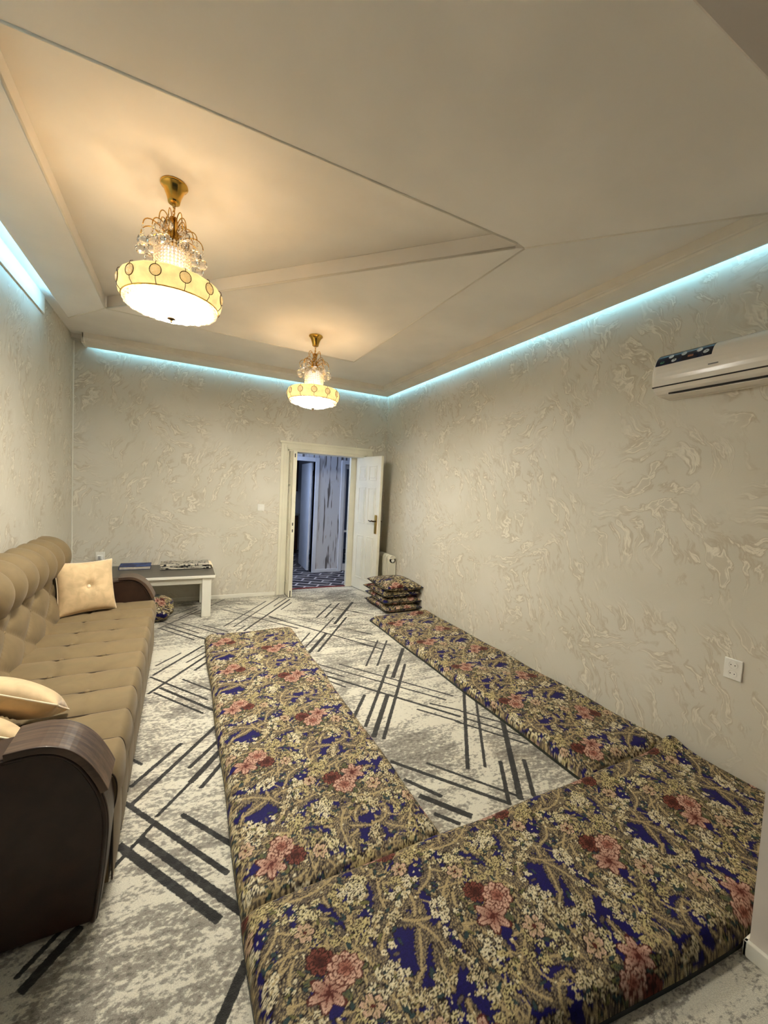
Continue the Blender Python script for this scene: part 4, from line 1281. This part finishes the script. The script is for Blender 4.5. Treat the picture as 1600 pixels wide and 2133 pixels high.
# ------------------------------------------------------------------ chandeliers
def chandelier():
    """origin at the ceiling, hanging down"""
    c = thing('chandelier', 'lit gold and crystal chandelier', 'chandelier', (0, 0, 0))
    MB().lathe([(0.0, 0.0), (0.064, 0.0), (0.066, -0.006), (0.062, -0.012), (0.055, -0.016), (0.046, -0.035), (0.036, -0.060), (0.030, -0.082), (0.028, -0.092), (0.022, -0.096), (0, -0.096)], 32).build('canopy', M_BRASS, c, smooth=True)
    ch = MB()
    for k in range(4):
        z = -0.105 - k * 0.018
        pts = []
        for i in range(11):
            a = 2 * math.pi * i / 10
            x, zz = 0.0055 * math.cos(a), 0.012 * math.sin(a)
            pts.append((x, 0, z + zz) if k % 2 == 0 else (0, x, z + zz))
        ch.tube(pts, 0.002, 6)
    ch.tube([(0.007, 0.004, -0.09), (0.004, 0.006, -0.13), (0.0, 0.003, -0.175)], 0.0022, 6)
    ch.build('chain', M_BRASS, c, smooth=True)
    st_ = MB()
    for k in range(7):
        a = 2 * math.pi * k / 7
        r = 0.017
        st_.tube([(r * 0.7 * math.cos(a), r * 0.7 * math.sin(a), -0.165), (r * math.cos(a), r * math.sin(a), -0.22), (1.5 * r * math.cos(a), 1.5 * r * math.sin(a), -0.325)], 0.0062, 8)
    st_.lathe([(0.0, -0.165), (0.010, -0.168), (0.012, -0.18), (0.009, -0.2), (0.009, -0.33), (0.0, -0.33)], 14)
    st_.build('stem', M_BRASS, c, smooth=True)
    # fountain arms, three tiers
    tiers = ((6, 0.2, -0.225, -0.170, 0.062, 0.018, 1), (8, 0.55, -0.290, -0.232, 0.105, 0.040, 3), (10, 0.0, -0.318, -0.262, 0.150, 0.050, 3))
    for n, a0, zs, zt, R_, drop, nbead in tiers:
        for k in range(n):
            a = a0 + 2 * math.pi * k / n
            jit = 1 + 0.08 * math.sin(5 * k + n)
            Rj = R_ * jit
            ca, sa = math.cos(a), math.sin(a)
            pts = []
            for i in range(13):
                s_ = i / 12
                r = 0.016 + (Rj - 0.016) * (1 - math.cos(math.pi * s_ * 0.98)) / 2
                z = zs + (zt + 0.028 - zs) * math.sin(math.pi * min(1, s_ * 0.78)) - (0.022 * s_ ** 3)
                pts.append((r * ca, r * sa, z))
            arm = MB().tube(pts, 0.0026, 6).build('arm', M_BRASS, c, smooth=True)
            x, y, z = pts[-1]
            bs = MB()
            for q in range(nbead):
                bs.ball((x, y, z - 0.010 - q * 0.015), 0.0055, 8, 6)
            zb = z - 0.010 - nbead * 0.015
            bs.build('bead_string', M_CRYSTAL, arm)
            MB().ball((x, y, zb - 0.021), 0.0245, 10, 7).build('crystal_ball', M_CRYSTAL, arm)
    # drum of bead strings with white lamps behind it
    dm = MB()
    for k in range(30):
        a = 2 * math.pi * k / 30
        for q in range(11):
            z = -0.318 - q * 0.0165
            dm.ball((0.082 * math.cos(a), 0.082 * math.sin(a), z), 0.0078, 6, 4)
    drum = MB().lathe([(0.088, -0.312), (0.080, -0.305), (0.03, -0.300), (0.03, -0.306), (0.078, -0.311)], 32).build('drum_cap', M_BRASS, c, smooth=True)
    tag(dm.build('crystal_beads', M_FACET, c), kind='stuff')
    MB().lathe([(0.0, -0.33), (0.055, -0.332), (0.06, -0.35), (0.06, -0.47), (0.0, -0.475)], 24).build('lamp_core', M_DRUMLIGHT, c, smooth=True)
    # parchment band
    band = [(0.205, -0.497), (0.222, -0.500), (0.236, -0.512), (0.242, -0.535), (0.242, -0.565), (0.236, -0.592), (0.226, -0.606), (0.222, -0.606), (0.230, -0.590), (0.236, -0.563), (0.236, -0.536), (0.230, -0.515), (0.219, -0.504), (0.205, -0.501)]
    sh = MB()
    nn = 96
    vs = []
    for r, z in band:
        for k in range(nn):
            a = 2 * math.pi * k / nn
            rr = r * (1 - 0.012 * abs(math.sin(6 * a)) ** 0.5 + 0.008)
            vs.append((rr * math.cos(a), rr * math.sin(a), z))
    fs = []
    nb_ = len(band)
    for i in range(nb_ - 1):
        for k in range(nn):
            fs.append((i * nn + k, i * nn + (k + 1) % nn, (i + 1) * nn + (k + 1) % nn, (i + 1) * nn + k))
    shade = sh.add(vs, fs).build('shade', M_SHADE, c, smooth=True)
    ringm = MB()
    for k in range(48):
        pass
    MB().tube([(0.226 * math.cos(2 * math.pi * k / 48), 0.226 * math.sin(2 * math.pi * k / 48), -0.606) for k in range(49)], 0.0032, 6, False).build('rim', M_BRASS, shade, smooth=True)
    MB().tube([(0.205 * math.cos(2 * math.pi * k / 48), 0.205 * math.sin(2 * math.pi * k / 48), -0.498) for k in range(49)], 0.003, 6, False).build('rim', M_BRASS, shade, smooth=True)
    for k in range(12):
        a = 2 * math.pi * (k + 0.5) / 12
        ca, sa = math.cos(a), math.sin(a)
        Mi = Matrix(((-sa, 0, ca, 0), (ca, 0, sa, 0), (0, 1, 0, 0), (0, 0, 0, 1)))
        pos = (0.243 * ca, 0.243 * sa, -0.548)
        md = MB().ball(pos, 0.0235, 12, 7, (1, 1, 0.38), Mi).build('medallion', M_FACET, shade)
        rg = MB()
        rg.tube([Vector(pos) + (Mi.to_3x3() @ Vector((0.0255 * math.cos(t_), 0.0265 * math.sin(t_), 0.001))) for t_ in [2 * math.pi * i / 20 for i in range(21)]], 0.0020, 5, False)
        rg.tube([(0.2445 * ca, 0.2445 * sa, -0.575), (0.243 * ca, 0.243 * sa, -0.588), (0.229 * ca, 0.229 * sa, -0.606)], 0.0016, 5)
        rg.tube([(0.2445 * ca, 0.2445 * sa, -0.521), (0.240 * ca, 0.240 * sa, -0.507), (0.226 * ca, 0.226 * sa, -0.499)], 0.0016, 5)
        rg.build('medallion_ring', M_DARKMETAL, shade, smooth=True)
    # scalloped crystal fringe and the glowing bowl
    for k in range(36):
        a = 2 * math.pi * k / 36
        r = 0.203
        MB().ball((r * math.cos(a), r * math.sin(a), -0.616 - 0.003 * (k % 2)), 0.0215, 8, 6, (1, 1, 0.7)).build('fringe_crystal', M_FACET, shade)
    bowl = MB().lathe([(0.178, -0.606), (0.174, -0.622), (0.156, -0.640), (0.125, -0.656), (0.08, -0.667), (0.035, -0.672), (0.0, -0.673)], 48).build('bowl', M_BOWL, c, smooth=True)
    MB().lathe([(0.0, -0.671), (0.020, -0.673), (0.021, -0.678), (0.008, -0.682), (0.005, -0.690), (0.0065, -0.694), (0.0, -0.698)], 20).build('finial', M_DARKMETAL, bowl, smooth=True)
    MB().lathe([(0.0, -0.598), (0.21, -0.598), (0.21, -0.604), (0.0, -0.604)], 48).build('uplight_blocker', M_WHITE, c)  # unseen disc added to keep the bowl's glow off the ceiling
    lp = bpy.data.lights.new('chandelier_bulb', 'POINT')
    lp.energy = UP_W
    lp.color = (1.0, 0.74, 0.46)
    lp.shadow_soft_size = 0.02
    for k in range(4):
        a = 2 * math.pi * k / 4 + 0.4
        lo = bpy.data.objects.new('chandelier_bulb', lp)
        COL.objects.link(lo)
        lo.parent = c
        lo.location = (0.172 * math.cos(a), 0.172 * math.sin(a), -0.55)
    return c
ch1 = chandelier()
ch1.location = (-0.073, 2.468, ZT)
ch1['label'] = 'lit gold and crystal chandelier hanging inside the recessed triangle of the ceiling'
ch2 = copy_tree(ch1)
ch2.location = (1.093, 3.816, ZP)
ch2['label'] = 'lit gold and crystal chandelier hanging from the dropped triangle near the door'
for c_ in (ch1, ch2):
    c_['group'] = 'matching crystal chandeliers'
